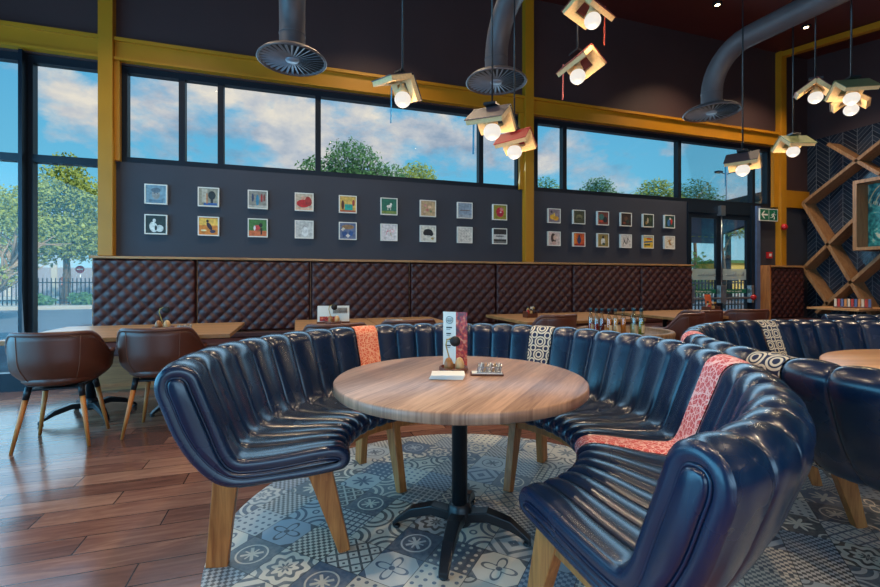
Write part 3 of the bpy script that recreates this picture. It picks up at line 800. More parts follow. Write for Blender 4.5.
booth('curved_booth', 'navy ribbed leather booth around the honey oak round table at the right edge', 3.40, 1.10, .85, R(212), S2, 6.5, [209, 157, 125, 95, 60, 32])
S3 = [None] * 8
booth('curved_booth', 'farther navy booth of which only the top shows behind the right booth', 5.55, 3.90, .72, R(296), S3, 8.0, [288, 240])

# ------------------------------------------------------------------ tables
def cross_base(t, r, h, rot, col=.037):
    b_ = MB(); b_.lathe([(.055, .06), (.06, .1), (.055, .14), (.045, .16)], 16)
    for k in range(4):
        a = rot + k * PI / 2; c, s_ = math.cos(a), math.sin(a); L = []
        P = [(.03, .10, .07), (r * .4, .115, .06), (r * .72, .085, .052), (r * .93, .04, .045), (r, .018, .04)]
        v = []; f = []
        for q, z, w_ in P:
            th_ = .045 if q < r * .8 else .022
            for sy_, zz in ((-w_ / 2, z + th_ / 2), (w_ / 2, z + th_ / 2), (w_ / 2, z - th_ / 2), (-w_ / 2, z - th_ / 2)):
                v.append((q * c - sy_ * s_, q * s_ + sy_ * c, zz))
        for i in range(len(P) - 1):
            for j in range(4): f.append((i * 4 + j, i * 4 + (j + 1) % 4, i * 4 + 4 + (j + 1) % 4, i * 4 + 4 + j))
        f += [(0, 1, 2, 3), tuple(len(P) * 4 - 4 + j for j in (3, 2, 1, 0))]
        b_.add(v, f, 0, False); b_.lathe([(.018, 0), (.02, .008), (.014, .016)], 10, (r * .95 * c, r * .95 * s_, 0))
    b_.build('base', M['darkmetal'], t, .006)
    MB().lathe([(col, .12), (col, h - .02), (.16, h - .018), (.16, h)], 20).build('column', M['darkmetal'], t)
def round_table(label, x, y, r, mat, rz, rot, th=.045):
    t = thing('round_table', label, 'table', (x, y, 0), rz)
    MB().lathe([(.001, .75 - th), (r - .006, .75 - th), (r, .75 - th + .006), (r, .744), (r - .006, .75), (.001, .75)], 96).build('tabletop', mat, t)
    cross_base(t, .33, .75 - th, rot - rz); return t
round_table('round limed oak table in the middle of the near booth', .73, 1.96, .58, M['top1'], R(45), R(58))
round_table('round honey oak table inside the right hand booth', 3.40, 1.10, .84, M['top2'], R(-18), R(45))
def rect_table(label, x, y, w_, d_, group='tables along the quilted bench'):
    t = thing('dining_table', label, 'table', (x, y, 0), 0, group)
    MB().box(-w_ / 2, w_ / 2, -d_ / 2, d_ / 2, .715, .75).build('tabletop', M['top3'], t, .003)
    cross_base(t, .36, .715, R(38)); return t
# (x, y) of every table and what tells it apart
for x, y, lab in ((-1.75, 4.72, 'brown oak table at the far left, by the tall window'), (-.945, 4.72, 'brown oak table carrying the tray with round shakers, right of the leftmost table'),
                  (.38, 4.80, 'brown oak table holding the white menu stand, left of the centre menu card'), (1.19, 4.80, 'brown oak table with a small white plate, directly behind the centre menu card'),
                  (2.80, 4.88, 'brown oak table with dark caddy and napkin, right of the centre menu card'), (3.61, 4.88, 'brown oak table behind the sauce bottles'),
                  (4.82, 4.84, 'brown oak table behind the far booth, left of the glass doors'), (5.63, 4.84, 'brown oak table in front of the glass doors')):
    rect_table(lab, x, y, .80, 1.12)
t = thing('wall_table', 'pale oak table standing against the diamond lattice shelves', 'table', (8.98, 5.02, 0))
MB().box(-.5, .5, -.38, .38, .715, .75).build('tabletop', M['top2'], t, .003); cross_base(t, .3, .715, R(45))

# ------------------------------------------------------------------ tub chairs
M['seam'] = leather('tan_seam', lin(112, 66, 44), .5, .0)
def tub_chair():
    t = thing('tub_chair', 'x', 'chair', (0, 0, 0), 0, 'brown leather tub chairs')
    # shell opening towards +y ; back at -y
    NA, NZ = 44, 14; v = []; f = []
    def top(a):
        q = abs(a) / R(118); s_ = max(0, min(1, (q - .38) / .34)); s_ = s_ * s_ * (3 - 2 * s_); return .815 - .17 * s_
    def pt(a, k, off):
        u = k / NZ; zt = top(a); z = .445 + (zt - .445) * max(0, (u - .28) / .72) if u > .28 else .445 + .0 * u
        if u <= .28: rr_ = .19 * (u / .28) ; z = .43 + .02 * (u / .28) ** 2
        else:
            w_ = (u - .28) / .72; rr_ = .19 + .085 * math.sin(min(1, w_ * 1.9) * PI / 2) + .02 * w_; z = .45 + (zt - .45) * w_
        rr_ -= off
        n_ = 3.0; c, s_ = math.sin(a), -math.cos(a); k_ = (abs(c) ** n_ + abs(s_) ** n_) ** (-1 / n_)
        k_ = .75 + .25 * k_ * 1.0
        return (rr_ * k_ * c * 1.04, rr_ * k_ * s_ * 1.0, z + (off * .6 if u > .2 else off))
    for off in (0, .026):
        for i in range(NA + 1):
            a = -R(118) + 2 * R(118) * i / NA
            for k in range(NZ + 1): v.append(pt(a, k, off if k < NZ else off))
    W = NZ + 1; B_ = (NA + 1) * W
    for i in range(NA):
        for k in range(NZ):
            f.append((i * W + k, i * W + k + 1, (i + 1) * W + k + 1, (i + 1) * W + k)); f.append((B_ + i * W + k, B_ + (i + 1) * W + k, B_ + (i + 1) * W + k + 1, B_ + i * W + k + 1))
        f.append((i * W + NZ, B_ + i * W + NZ, B_ + (i + 1) * W + NZ, (i + 1) * W + NZ))
    for k in range(NZ):
        f.append((k, B_ + k, B_ + k + 1, k + 1)); e = NA * W; f.append((e + k, e + k + 1, B_ + e + k + 1, B_ + e + k))
    sh = MB().add(v, f, 0, True).build('shell', M['brown'], t)
    rim = MB(); rim.tube([Vector(pt(-R(118) + 2 * R(118) * i / NA, NZ, .012)) + Vector((0, 0, .004)) for i in range(NA + 1)], .019, 8); rim.build('rim_piping', M['brown'], sh)
    for a in (-.62, .62):
        MB().tube([Vector(pt(a, k, -.001)) for k in range(5, NZ + 1)], .003, 5).build('seam', M['seam'], sh)
    se = MB(); se.lathe([(.001, .455), (.21, .455), (.235, .475), (.235, .505), (.21, .53), (.001, .535)], 28); o = se.build('seat', M['brown'], t)
    MB().box(-.15, .15, -.15, .15, .415, .43).build('seat_frame', M['darkmetal'], t, .004)
    for sx_ in (-1, 1):
        for sy_ in (-1, 1):
            a = Vector((sx_ * .15, sy_ * .14, .45)); b_ = Vector((sx_ * .222, sy_ * .21, 0)); m_ = a.lerp(b_, .2)
            lg = MB().tube([m_, b_], [.0185, .011], 12).build('leg', M['beech'], t)
            MB().tube([a, m_], [.022, .0195], 12).build('ferrule', M['darkmetal'], lg)
    return t
ch0 = tub_chair()
chairs = [(-1.67, 4.04, 0.06, 'brown tub chair farthest left, by the tall window'), (-1.03, 4.13, -.05, 'brown tub chair with a sunlit back beside the end of the near booth'),
          (.32, 4.05, 0, 'brown tub chair whose rim shows left of the orange stripe, at the menu stand table'), (1.0, 4.22, 0, 'brown tub chair whose rim shows just left of the centre menu card'),
          (2.66, 4.33, .1, 'brown tub chair left of the sauce bottles'), (4.22, 4.10, .3, 'low brown tub chair peeking over the edge of the round tub counter'),
          (4.82, 4.38, -.35, 'brown tub chair in front of the glass doors, left of the pair'), (5.58, 4.36, -.4, 'brown tub chair in front of the glass doors, right of the pair')]
for i, (x, y, rz, lab) in enumerate(chairs):
    c = ch0 if i == 0 else copy_tree(ch0)
    c.location = (x, y, 0); c.rotation_euler = (0, 0, rz); c['label'] = lab

# ------------------------------------------------------------------ round tub counter with sauce bottles
TX, TY = 3.17, 3.72
t = thing('tub_counter', 'round wooden tub counter with raised rim behind the near booth', 'counter', (TX, TY, 0))
MB().lathe([(.36, 0), (.40, .1), (.43, .4), (.46, .64), (.47, .69), (.46, .705), (.425, .705), (.42, .69), (.42, .645), (.001, .645)], 48).build('barrel', wood('barrel_wood', lin(104, 78, 56), lin(166, 132, 98), 2), t)
MB().lathe([(.435, .24), (.44, .24), (.445, .30), (.44, .30)], 48).build('hoop', M['darkmetal'], t)
def bottle(x, y, sc, liquid, level, lab, cap=None, sticker=True):
    t = thing('sauce_bottle', lab, 'bottle', (x, y, .646), 0, 'sauce bottles on the tub counter')
    r = .026 * sc; H = .285
    MB().lathe([(.001, 0), (r, 0), (r, .005), (r, .175), (r * .85, .19), (.013, .205), (.013, .25), (.001, .25)], 18).build('bottle_body', M['bottle_glass'], t)
    MB().lathe([(.001, .004), (r * .9, .004), (r * .9, min(level * 1.2, .172)), (.001, min(level * 1.2, .172))], 18).build('liquid', plain('liquid', liquid, .25), t)
    MB().lathe([(.016, .245), (.016, H - .015), (.013, H - .01), (.001, H - .01)], 14).build('cap', cap or plain('teal_cap', lin(18, 62, 76), .4), t)
    if sticker:
        s_ = MB(); n_ = 8
        v = [((r + .0012) * math.sin(a), -(r + .0012) * math.cos(a), z) for z in (.03, .11) for a in [(-.9 + 1.8 * i / n_) for i in range(n_ + 1)]]
        s_.add(v, [(i, i + 1, n_ + 2 + i, n_ + 1 + i) for i in range(n_)], 0, True); s_.build('paper_label', plain('cream_paper', lin(222, 200, 160), .7), t, fix=False).rotation_euler = (0, 0, .35)
    return t
red, red2, org, yel_, oil = lin(150, 24, 12), lin(120, 20, 14), lin(226, 128, 40), lin(232, 168, 84), lin(150, 140, 20)
for x, y, s_, lq, lv, lab, st in ((-0.270, 0.171, 1, red, .10, 'dark red sauce bottle at the far left end of the row', True), (-0.266, 0.086, 1, red, .10, 'half full red sauce bottle, second from the left', False),
        (-0.214, 0.069, 1, red2, .14, 'deep red sauce bottle beside the pale orange one', False), (-0.177, 0.005, 1, org, .17, 'pale orange sauce bottle with a cream label, nearer the red ones', True),
        (-0.115, -0.015, 1, yel_, .17, 'yellow orange sauce bottle with a cream label in the middle of the row', True), (-0.005, 0.002, 1, org, .14, 'bright orange sauce bottle standing alone without label', False),
        (0.100, -0.032, 1, lin(200, 190, 150), .09, 'nearly clear bottle with pale label left of the olive oil', True), (0.150, 0.041, 1, oil, .09, 'clear bottle half hidden behind the olive oil bottle', False),
        (0.141, -0.082, 1, oil, .12, 'olive oil bottle with green yellow oil', True), (0.201, -0.028, 1, lin(60, 40, 20), .02, 'almost empty clear bottle at the right end of the row', True)):
    bottle(TX + x, TY + y, s_, lq, lv, lab, sticker=st)

# ------------------------------------------------------------------ things on the tables
M['paper'] = plain('white_napkin', lin(238, 234, 226), .8, var=.03)
M['card'] = plain('cream_card', lin(226, 224, 214), .55, var=.03)
M['darkwood'] = plain('dark_wood', lin(92, 48, 30), .4, var=.25, scale=30)
M['shk1'] = plain('mid_wood_shaker', lin(150, 98, 52), .35, var=.25, scale=40)
M['shk2'] = plain('light_wood_shaker', lin(204, 158, 104), .35, var=.2, scale=40)
M['gold'] = plain('brass_wire', lin(196, 160, 80), .3, .8)
M['ink'] = plain('black_ink', (.01, .01, .01), .6)
def photo_print():
    m = Mat('food_photograph_print'); g = m.n('ShaderNodeTexCoord').outputs['Object']
    f = m.noise(g, 38, 3, .5, .4); c = m.ramp(f, [(.3, lin(60, 30, 34)), (.42, lin(120, 26, 24)), (.5, lin(196, 36, 30)), (.58, lin(206, 96, 52)), (.7, lin(214, 150, 120))])
    m.base(c); m.set(Roughness=.35); return m.m
M['print'] = photo_print()
def sail(rx, z): return [(rx * math.cos(a), z, rx * math.sin(a)) for a in [2 * PI * i / 20 for i in range(20)]]
def caddy(x, y, z, rz, lab, group='condiment trays on the tables'):
    t = thing('condiment_tray', lab, 'tray', (x, y, z), rz, group)
    MB().lathe([(.001, 0), (.062, 0), (.072, .012), (.07, .028), (.064, .028), (.062, .012), (.001, .010)], 28).build('tray', M['darkwood'], t)
    for sx_, mt, nm in ((-.026, M['shk1'], 'medium brown wooden shaker'), (.028, M['shk2'], 'pale wooden shaker')):
        o = MB().lathe([(.001, .0115), (.019, .0115), (.0235, .03), (.022, .05), (.0135, .07), (.001, .077)], 18).build('shaker', mt, t, loc=(sx_, -.018, 0)); o['label'] = nm
    MB().tube([(.0, .035, .01), (-.015, .035, .06), (-.026, .033, .10), (-.034, .03, .13), (-.028, .03, .155), (-.008, .03, .165), (.012, .03, .155)], .0032, 6).build('wire_handle', M['gold'], t)
    o = MB().lathe([(.001, 0), (.026, 0), (.026, .008), (.001, .008)], 20).build('table_number_disc', M['ink'], t, loc=(.012, .03, .148)); o.rotation_euler = (R(90), 0, 0)
    return t
caddy(.735, 2.06, .7505, -.2, 'small round condiment tray with wooden shakers on the limed oak table')
# menu card
t = thing('menu_card', 'tall folded menu card with food photograph standing on the limed oak table', 'menu', (.80, 2.185, .7505), R(-30))
def panel(p0, p1, h, mat, nm):
    p0, p1 = Vector(p0), Vector(p1); d_ = (p1 - p0); nn = Vector((d_.y, -d_.x, 0)).normalized() * .0012
    v = [p0, p1, p1 + Vector((0, 0, h)), p0 + Vector((0, 0, h))]
    mb = MB(); mb.add([q + nn for q in v] + [q - nn for q in v], [(0, 1, 2, 3), (7, 6, 5, 4), (0, 4, 5, 1), (1, 5, 6, 2), (2, 6, 7, 3), (3, 7, 4, 0)]); return mb.build(nm, mat, t)
t.location = (.795, 2.20, .7505); t.rotation_euler = (0, 0, 0)
lp = panel((-.052, .045, 0), (.004, .0, 0), .286, M['card'], 'left_page')
rp = panel((.004, .0, 0), (.046, -.055, 0), .286, M['print'], 'right_page')
ang = math.atan2(-.045, .056)
lgm = MB(); lgm.tube([(.019 * math.cos(a), 0, .019 * math.sin(a)) for a in [2 * PI * i / 24 for i in range(24)]], .0012, 5, closed=True)
for k, w_ in ((.005, .024), (-.003, .028), (-.010, .018)): lgm.box(-w_ / 2, w_ / 2, -.0006, .0006, k - .0015, k + .0015)
o = lgm.build('circle_logo', M['ink'], lp, loc=(-.025, .0205, .243)); o.rotation_euler = (0, 0, ang)
mb = MB()
for k in range(4):
    z = .20 - k * .032; mb.box(-.018, .014 - .006 * (k % 2), -.0006, .0006, z, z + .006); mb.box(-.018, .004, -.0006, .0006, z - .008, z - .006)
o = mb.build('menu_headings', M['ink'], lp, loc=(-.025, .0205, 0)); o.rotation_euler = (0, 0, ang)
def napkins(x, y, z, rz, lab, n_=4, s_=1.0):
    t = thing('napkin_stack', lab, 'napkins', (x, y, z), rz, 'folded paper napkins')
    for k in range(n_):
        mb = MB(); a = .03 * k; hw, hd = .062 * s_, .042 * s_
        mb.obox((0.002 * k, -.001 * k, .0035 + k * .0052), (hw * math.cos(a), hw * math.sin(a), .0), (-hd * math.sin(a), hd * math.cos(a), 0), (0, 0, .0022)); mb.build('napkin', M['paper'], t, .0015)
    return t
napkins(.665, 1.955, .7505, R(-24), 'folded white paper napkins left of the condiment tray', 4, 1.25)
# sachet rack on small tray
def rack(x, y, z, rz, lab, s_=1.0):
    t = thing('sachet_rack', lab, 'rack', (x, y, z), rz, 'trays with wire sachet racks'); t.scale = (s_, s_, s_)
    MB().box(-.078, .078, -.034, .034, 0, .008).build('tray', M['darkwood'], t, .003)
    MB().box(-.072, .072, -.029, .029, .008, .0125).build('tray_liner', M['card'], t, .001)
    mb = MB()
    for k in range(6):
        x0 = -.045 + k * .021; mb.tube([(x0, -.026, .014), (x0 + .008, -.024, .052), (x0 + .012, 0, .045), (x0 + .008, .024, .052), (x0, .026, .014)], .0022, 6)
    mb.tube([(-.05, -.026, .016), (.065, -.026, .016)], .002, 6); mb.tube([(-.05, .026, .016), (.065, .026, .016)], .002, 6); mb.tube([(-.04, -.0245, .04), (.07, -.0245, .04)], .002, 6); mb.build('wire_rack', M['steel'], t)
    for k in range(5):
        x0 = -.034 + k * .021; mb = MB().obox((x0 + .004, 0, .034), (.0015, 0, 0), (0, .018, 0), (.006, 0, .022)); mb.build('sachet', M['shk2'] if k % 2 else M['card'], t)
    return t
rack(.868, 1.955, .7505, R(-20), 'small tray with wire rack of cream sachets on the limed oak table')

caddy(-1.16, 4.62, .7505, 0, 'condiment tray with wire ring on the table behind the booth end').scale = (1.25, 1.25, 1.25)
napkins(-1.22, 4.50, .7505, .2, 'folded white napkins on the table left of the condiment tray', 3)
rack(-.98, 4.52, .7505, .1, 'tray of sachets on the table right of the ringed condiment tray')
caddy(.36, 4.72, .7505, .1, 'condiment tray in front of the white menu stand').scale = (1.2, 1.2, 1.2)
t = thing('menu_stand', 'low wide menu stand with white printed cards behind the orange stripe', 'menu', (.37, 4.84, .7505), -.15)
MB().box(-.17, .17, -.03, .03, 0, .02).build('foot', M['darkwood'], t, .003)
cdp = MB().obox((0, 0, .10), (.165, 0, 0), (0, .003, 0), (0, .012, .085)).build('card', M['card'], t)
mb = MB()
for k in range(12): mb.obox((.0 + k * .0125, -.01, .135), (.003, 0, 0), (0, .0015, 0), (0, .004, .03))
mb.build('printed_lines', M['ink'], cdp)
MB().obox((-.05, -.024, .05), (.09, 0, 0), (0, .0015, 0), (0, .004, .024)).build('food_picture', M['print'], cdp)
t = thing('side_plate', 'small white plate with cutlery on the table behind the centre menu card', 'plate', (1.03, 4.86, .7505))
MB().lathe([(.001, 0), (.06, 0), (.10, .014), (.102, .017), (.06, .006), (.001, .005)], 32).build('plate', M['white'], t)
MB().box(-.09, .08, -.012, .012, .017, .024).build('cutlery', M['steel'], t, .002).rotation_euler = (0, 0, .3)
def jar_caddy(x, y, z, rz, lab, tall=False):
    t = thing('sauce_caddy', lab, 'caddy', (x, y, z), rz, 'sauce caddies')
    mb = MB().box(-.075, .075, -.05, .05, 0, .012).box(-.075, -.069, -.05, .05, .012, .075).box(.069, .075, -.05, .05, .012, .075).box(-.069, .069, -.05, -.044, .012, .05).box(-.069, .069, .044, .05, .012, .075)
    mb.build('box', M['darkwood'], t, .002)
    for k, (px_, py_, c_, h_) in enumerate(((-.045, -.015, lin(170, 40, 30), .11), (0, -.02, lin(190, 150, 90), .10), (.045, -.012, lin(60, 34, 24), .12), (-.02, .02, lin(200, 180, 150), .13))):
        j = MB().lathe([(.001, .013), (.018, .013), (.018, h_ * .75), (.009, h_ * .88), (.009, h_), (.001, h_)], 14, (px_, py_, 0)).build('jar', plain('jar_glaze', c_, .3), t)
        MB().lathe([(.011, h_ - .014), (.011, h_ + .006), (.001, h_ + .006)], 12, (px_, py_, 0)).build('lid', M['darkmetal'] if k % 2 else M['gold'], j)
    if tall: MB().obox((.0, .03, .15), (.045, 0, 0), (0, .002, 0), (0, .01, .065)).build('orange_card', plain('orange_card', lin(206, 96, 54), .6), t)
    MB().obox((.052, .028, .08), (.028, 0, 0), (0, .002, 0), (0, .004, .05)).build('sachets', M['card'], t)
    return t
jar_caddy(2.74, 4.86, .7505, .1, 'dark sauce caddy on the table right of the centre menu card')
napkins(2.96, 4.74, .7505, -.3, 'folded napkins right of the dark sauce caddy', 3)
jar_caddy(5.59, 4.80, .7505, .1, 'sauce caddy with an orange card in front of the glass doors', True).scale = (1.4, 1.4, 1.2)
napkins(5.15, 4.78, .7505, 0, 'white napkins on the table left of the glass doors', 3)
t = thing('sachet_holder', 'colourful sachet holder on the pale table against the lattice shelves', 'holder', (8.82, 4.92, .7505), R(-60))
MB().box(-.24, .24, -.06, .06, 0, .02).build('tray', M['darkwood'], t, .003)
mb = MB(); 
for k in range(11): mb.obox((-.21 + k * .042, 0, .085), (.016, 0, 0), (0, .02, 0), (0, 0, .065), k % 4)
mb.build('sachets', [plain('sachet_cream', lin(226, 206, 180), .6), plain('sachet_red', lin(190, 64, 56), .6), plain('sachet_blue', lin(96, 108, 150), .6), plain('sachet_orange', lin(214, 140, 80), .6)], t)
jar_caddy(3.02, 1.42, .7505, R(-55), 'sauce caddy on the round honey oak table at the right edge').scale = (1.0, 1.0, 1.1)

# ------------------------------------------------------------------ book pendants
M['page'] = plain('book_pages', lin(226, 188, 134), .7, var=.1, scale=60)
M['bulb'] = emis('bulb_glass', (1.0, .92, .82), .85)
M['bulb'].node_tree.nodes['Principled BSDF'].inputs['Base Color'].default_value = (.05, .05, .05, 1)
COV = {'red': plain('red_cover', lin(176, 40, 38), .5), 'dark': plain('dark_cover', lin(70, 60, 66), .5), 'maroon': plain('maroon_cover', lin(120, 48, 48), .5), 'green': plain('green_cover', lin(110, 118, 84), .5), 'brown': plain('brown_cover', lin(120, 92, 66), .5)}
def pendant(x, y, zb, rz, tilt, cov, lab, rib=None, open_=40, roll=0):
    """zb: height of the bulb centre"""
    t = thing('book_pendant', lab, 'lamp', (x, y, zb), rz, 'book pendant lamps')
    zs = .175; top = zc(y) - zb
    MB().tube([(0, 0, zs - .01), (0, 0, top)], .0065, 8).build('cord', M['darkmetal'], t)
    MB().lathe([(.001, 0), (.045, 0), (.045, .03), (.001, .03)], 16, (0, 0, top - .045)).build('ceiling_cap', M['darkmetal'], t)
    bk = bpy.data.objects.new('book', None); COL.objects.link(bk); bk.parent = t; bk.location = (0, 0, zs); bk.rotation_euler = (tilt, roll, 0)
    HL, WD, TH = .135, .19, .036
    for s_ in (-1, 1):
        a = R(open_); dx_ = Vector((s_ * math.cos(a), 0, -math.sin(a))); nn = Vector((s_ * math.sin(a), 0, math.cos(a))); ay = Vector((0, 1, 0))
        def blk(mb, q0, q1, y0_, y1_, n0, n1, mi=0):
            mb.obox(dx_ * (q0 + q1) / 2 + ay * (y0_ + y1_) / 2 + nn * (n0 + n1) / 2, dx_ * (q1 - q0) / 2, ay * (y1_ - y0_) / 2, nn * (n1 - n0) / 2, mi)
        mb = MB()
        blk(mb, .012, .045, -HL, HL, -TH, 0); blk(mb, .135, WD, -HL, HL, -TH, 0); blk(mb, .045, .135, -HL, -.06, -TH, 0); blk(mb, .045, .135, .06, HL, -TH, 0)
        mb.build('page_block', M['page'], bk)
        mb = MB(); blk(mb, 0, WD + .008, -HL - .006, HL + .006, .0005, .0055); mb.build('cover', COV[cov], bk)
    MB().box(-.055, .055, -.045, .045, .003, .02).build('ceiling_clip', M['darkmetal'], bk)
    MB().lathe([(.001, .15), (.02, .15), (.022, .10), (.03, .085), (.045, .055), (.040, .045), (.001, .045)], 18).build('lamp_holder', M['page'], t)
    MB().sph((0, 0, 0), .062, 22, sc=(1, 1, .95)).build('bulb', M['bulb'], t)
    pd = bpy.data.lights.new('bulb_light', 'POINT'); pd.energy = 4; pd.color = (1, .72, .42); pd.shadow_soft_size = .03
    po = bpy.data.objects.new('bulb_light', pd); COL.objects.link(po); po.parent = t; po.location = (0, 0, -.10)
    if rib:
        MB().obox((.0, HL + .012, .01), (.001, 0, 0), (0, .007, 0), (.004, 0, .15)).build('ribbon', rib, t)
    return t
rb_b = plain('blue_ribbon', lin(30, 120, 160), .6); rb_r = plain('red_ribbon', lin(206, 90, 76), .6)
pend = [(.76, 3.27, 2.57, R(24), R(10), 'dark', 'book lamp hanging highest at left, before the third high window', rb_b, R(20)),
        (1.32, 2.88, 2.26, R(42), R(3), 'dark', 'dark covered book lamp left of the second mustard column', rb_b, 0),
        (1.75, 3.37, 2.29, R(42), R(-5), 'red', 'small red covered book lamp overlapping the second mustard column', None, 0),
        (2.14, 2.85, 3.18, R(-75), R(-8), 'maroon', 'maroon book lamp cut by the top edge of the picture', rb_r, R(12)),
        (2.17, 3.08, 2.86, R(18), R(-15), 'maroon', 'maroon book lamp with red ribbon just below the topmost one', rb_r, 0),
        (4.25, 3.29, 2.31, R(30), 0, 'dark', 'dark book lamp before the last high window, below the right duct', rb_b, R(3)),
        (5.22, 3.46, 2.63, R(70), 0, 'green', 'greenish book lamp before the third mustard column', None, R(0)),
        (4.95, 3.07, 3.04, R(-52), R(8), 'maroon', 'steeply pitched book lamp at the left of the right hand cluster', None, R(6)),
        (4.92, 2.75, 2.90, R(62), 0, 'green', 'largest nearest book lamp of the right hand cluster', None, R(0)),
        (5.36, 3.0, 2.94, R(-60), 0, 'brown', 'lowest book lamp half hidden in the right hand cluster', None, R(4))]
for x, y, z, rz, tl, cv_, lab, rb, rl_ in pend: pendant(x, y, z, rz, tl, cv_, lab, rb, roll=rl_)
# added pendants out of view, put in as warm light for the near booth
for i, (x, y, z) in enumerate(((-.6, -1.6, 2.5), (1.4, -1.9, 2.7), (3.4, -1.5, 2.5), (5.6, -.8, 2.6), (-2.4, -.6, 2.6))):
    pendant(x, y, z, .5 * i, 0, 'dark', ('book lamp added for light behind the camera towards the left windows', 'book lamp added for light behind the camera near the middle of the room', 'book lamp added for light behind the camera towards the tiled wall', 'book lamp added for light out of frame at right', 'book lamp added for light out of frame at left')[i])

def plight(name, kind, loc, e, c, size=.1, spot=None, aim=(0, 0, -1)):
    d = bpy.data.lights.new(name, kind); d.energy = e; d.color = c; d.shadow_soft_size = size
    if spot: d.spot_size = R(spot); d.spot_blend = .6
    o = bpy.data.objects.new(name, d); COL.objects.link(o); o.location = loc; o.rotation_euler = Vector(aim).to_track_quat('-Z', 'Y').to_euler(); return o
# recessed ceiling spots
def downlight(x, y, lab, e=200):
    z = zc(y); t = thing('ceiling_spotlight', lab, 'lamp', (x, y, z), 0, 'recessed ceiling spots')
    MB().lathe([(.07, -.03), (.07, .0), (.045, .0), (.045, -.02)], 20).build('ring', M['darkmetal'], t)
    MB().lathe([(.001, -.034), (.03, -.032), (.044, -.022), (.044, -.012), (.001, -.012)], 18).build('lens', emis('spot_lens', (1, .72, .4), 18), t)
    plight('spot_beam', 'SPOT', (x, y, z - .05), e, (1, .76, .5), .05, 110)
downlight(6.07, 5.10, 'recessed spotlight in the maroon ceiling left of the right duct')
downlight(8.0, 5.10, 'recessed spotlight in the maroon ceiling right of the duct')
for x, y in ((-1.5, 2.6), (-1.5, 4.4), (1.0, 4.8), (3.0, 1.0), (.8, .9), (3.2, -2.2), (.2, -2.4), (6.5, 1.2), (7.2, 4.4), (-3, -1.5), (1.9, -.6)):  # extra unseen spots, added only to light the room warmly
    downlight(x, y, 'added ceiling spotlight, extra light source outside the picture')

# ------------------------------------------------------------------ ducts with swirl diffusers
def duct(x, y, lab, rr_=.112):
    t = thing('air_duct', lab, 'duct', (x, y, 0)); zd = 3.2; r = .3
    zt = 3.86; pts = [(0, 0, zd + .02)] + [(0, 0, zd + .08 + .14 * k / 3) for k in range(4)]
    for k in range(1, 9):
        a = k / 8 * PI / 2; pts.append((0, -.44 * (1 - math.cos(a)), 3.42 + .44 * math.sin(a)))
    yend = YB - y + .1
    pts.append((0, (pts[-1][1] + yend) / 2, zt - .18)); pts.append((0, yend, zt - .36))
    MB().tube(pts, rr_, 28).build('pipe', M['duct'], t)
    mb = MB()
    for z in (3.28, 3.42): mb.tube([(rr_ * 1.01 * math.cos(a), rr_ * 1.01 * math.sin(a), z) for a in [2 * PI * i / 28 for i in range(28)]], .004, 5, closed=True)
    mb.build('pipe_seams', M['duct'], t)
    df = MB().lathe([(.13, .045), (r - .03, .03), (r, .0), (r + .004, -.012), (r - .006, -.018), (r - .02, -.01), (r - .02, .012), (.001, .024)], 56).build('diffuser', M['duct'], t, loc=(0, 0, zd))
    mb = MB(); nb = 32
    for k in range(nb):
        a = 2 * PI * k / nb; c, s_ = math.cos(a), math.sin(a); q0, q1 = .06, r - .022
        mb.obox(((q0 + q1) / 2 * c, (q0 + q1) / 2 * s_, -.004), ((q1 - q0) / 2 * c, (q1 - q0) / 2 * s_, 0), (-s_ * .0095, c * .0095, .004), (0, 0, .001))
    mb.lathe([(.001, -.016), (.055, -.014), (.062, -.004), (.001, 0)], 24)
    mb.build('swirl_vanes', plain('vane_metal', lin(128, 138, 152), .4, .3), df)
    MB().lathe([(r - .021, .010), (.001, .0205)], 40).build('backing', M['darkmetal'], df)
duct(-.04, 4.22, 'round grey ceiling duct with swirl diffuser, leftmost of the three')
duct(1.90, 4.05, 'grey duct with swirl diffuser left of the second mustard column')
duct(4.67, 4.0, 'grey elbow duct with swirl diffuser at the right')

# ------------------------------------------------------------------ pictures on the wall
PC = {}
def pc(c):
    if c not in PC: PC[c] = plain('paint_%d_%d_%d' % c, lin(*c), .6, var=.3, scale=25)
    return PC[c]
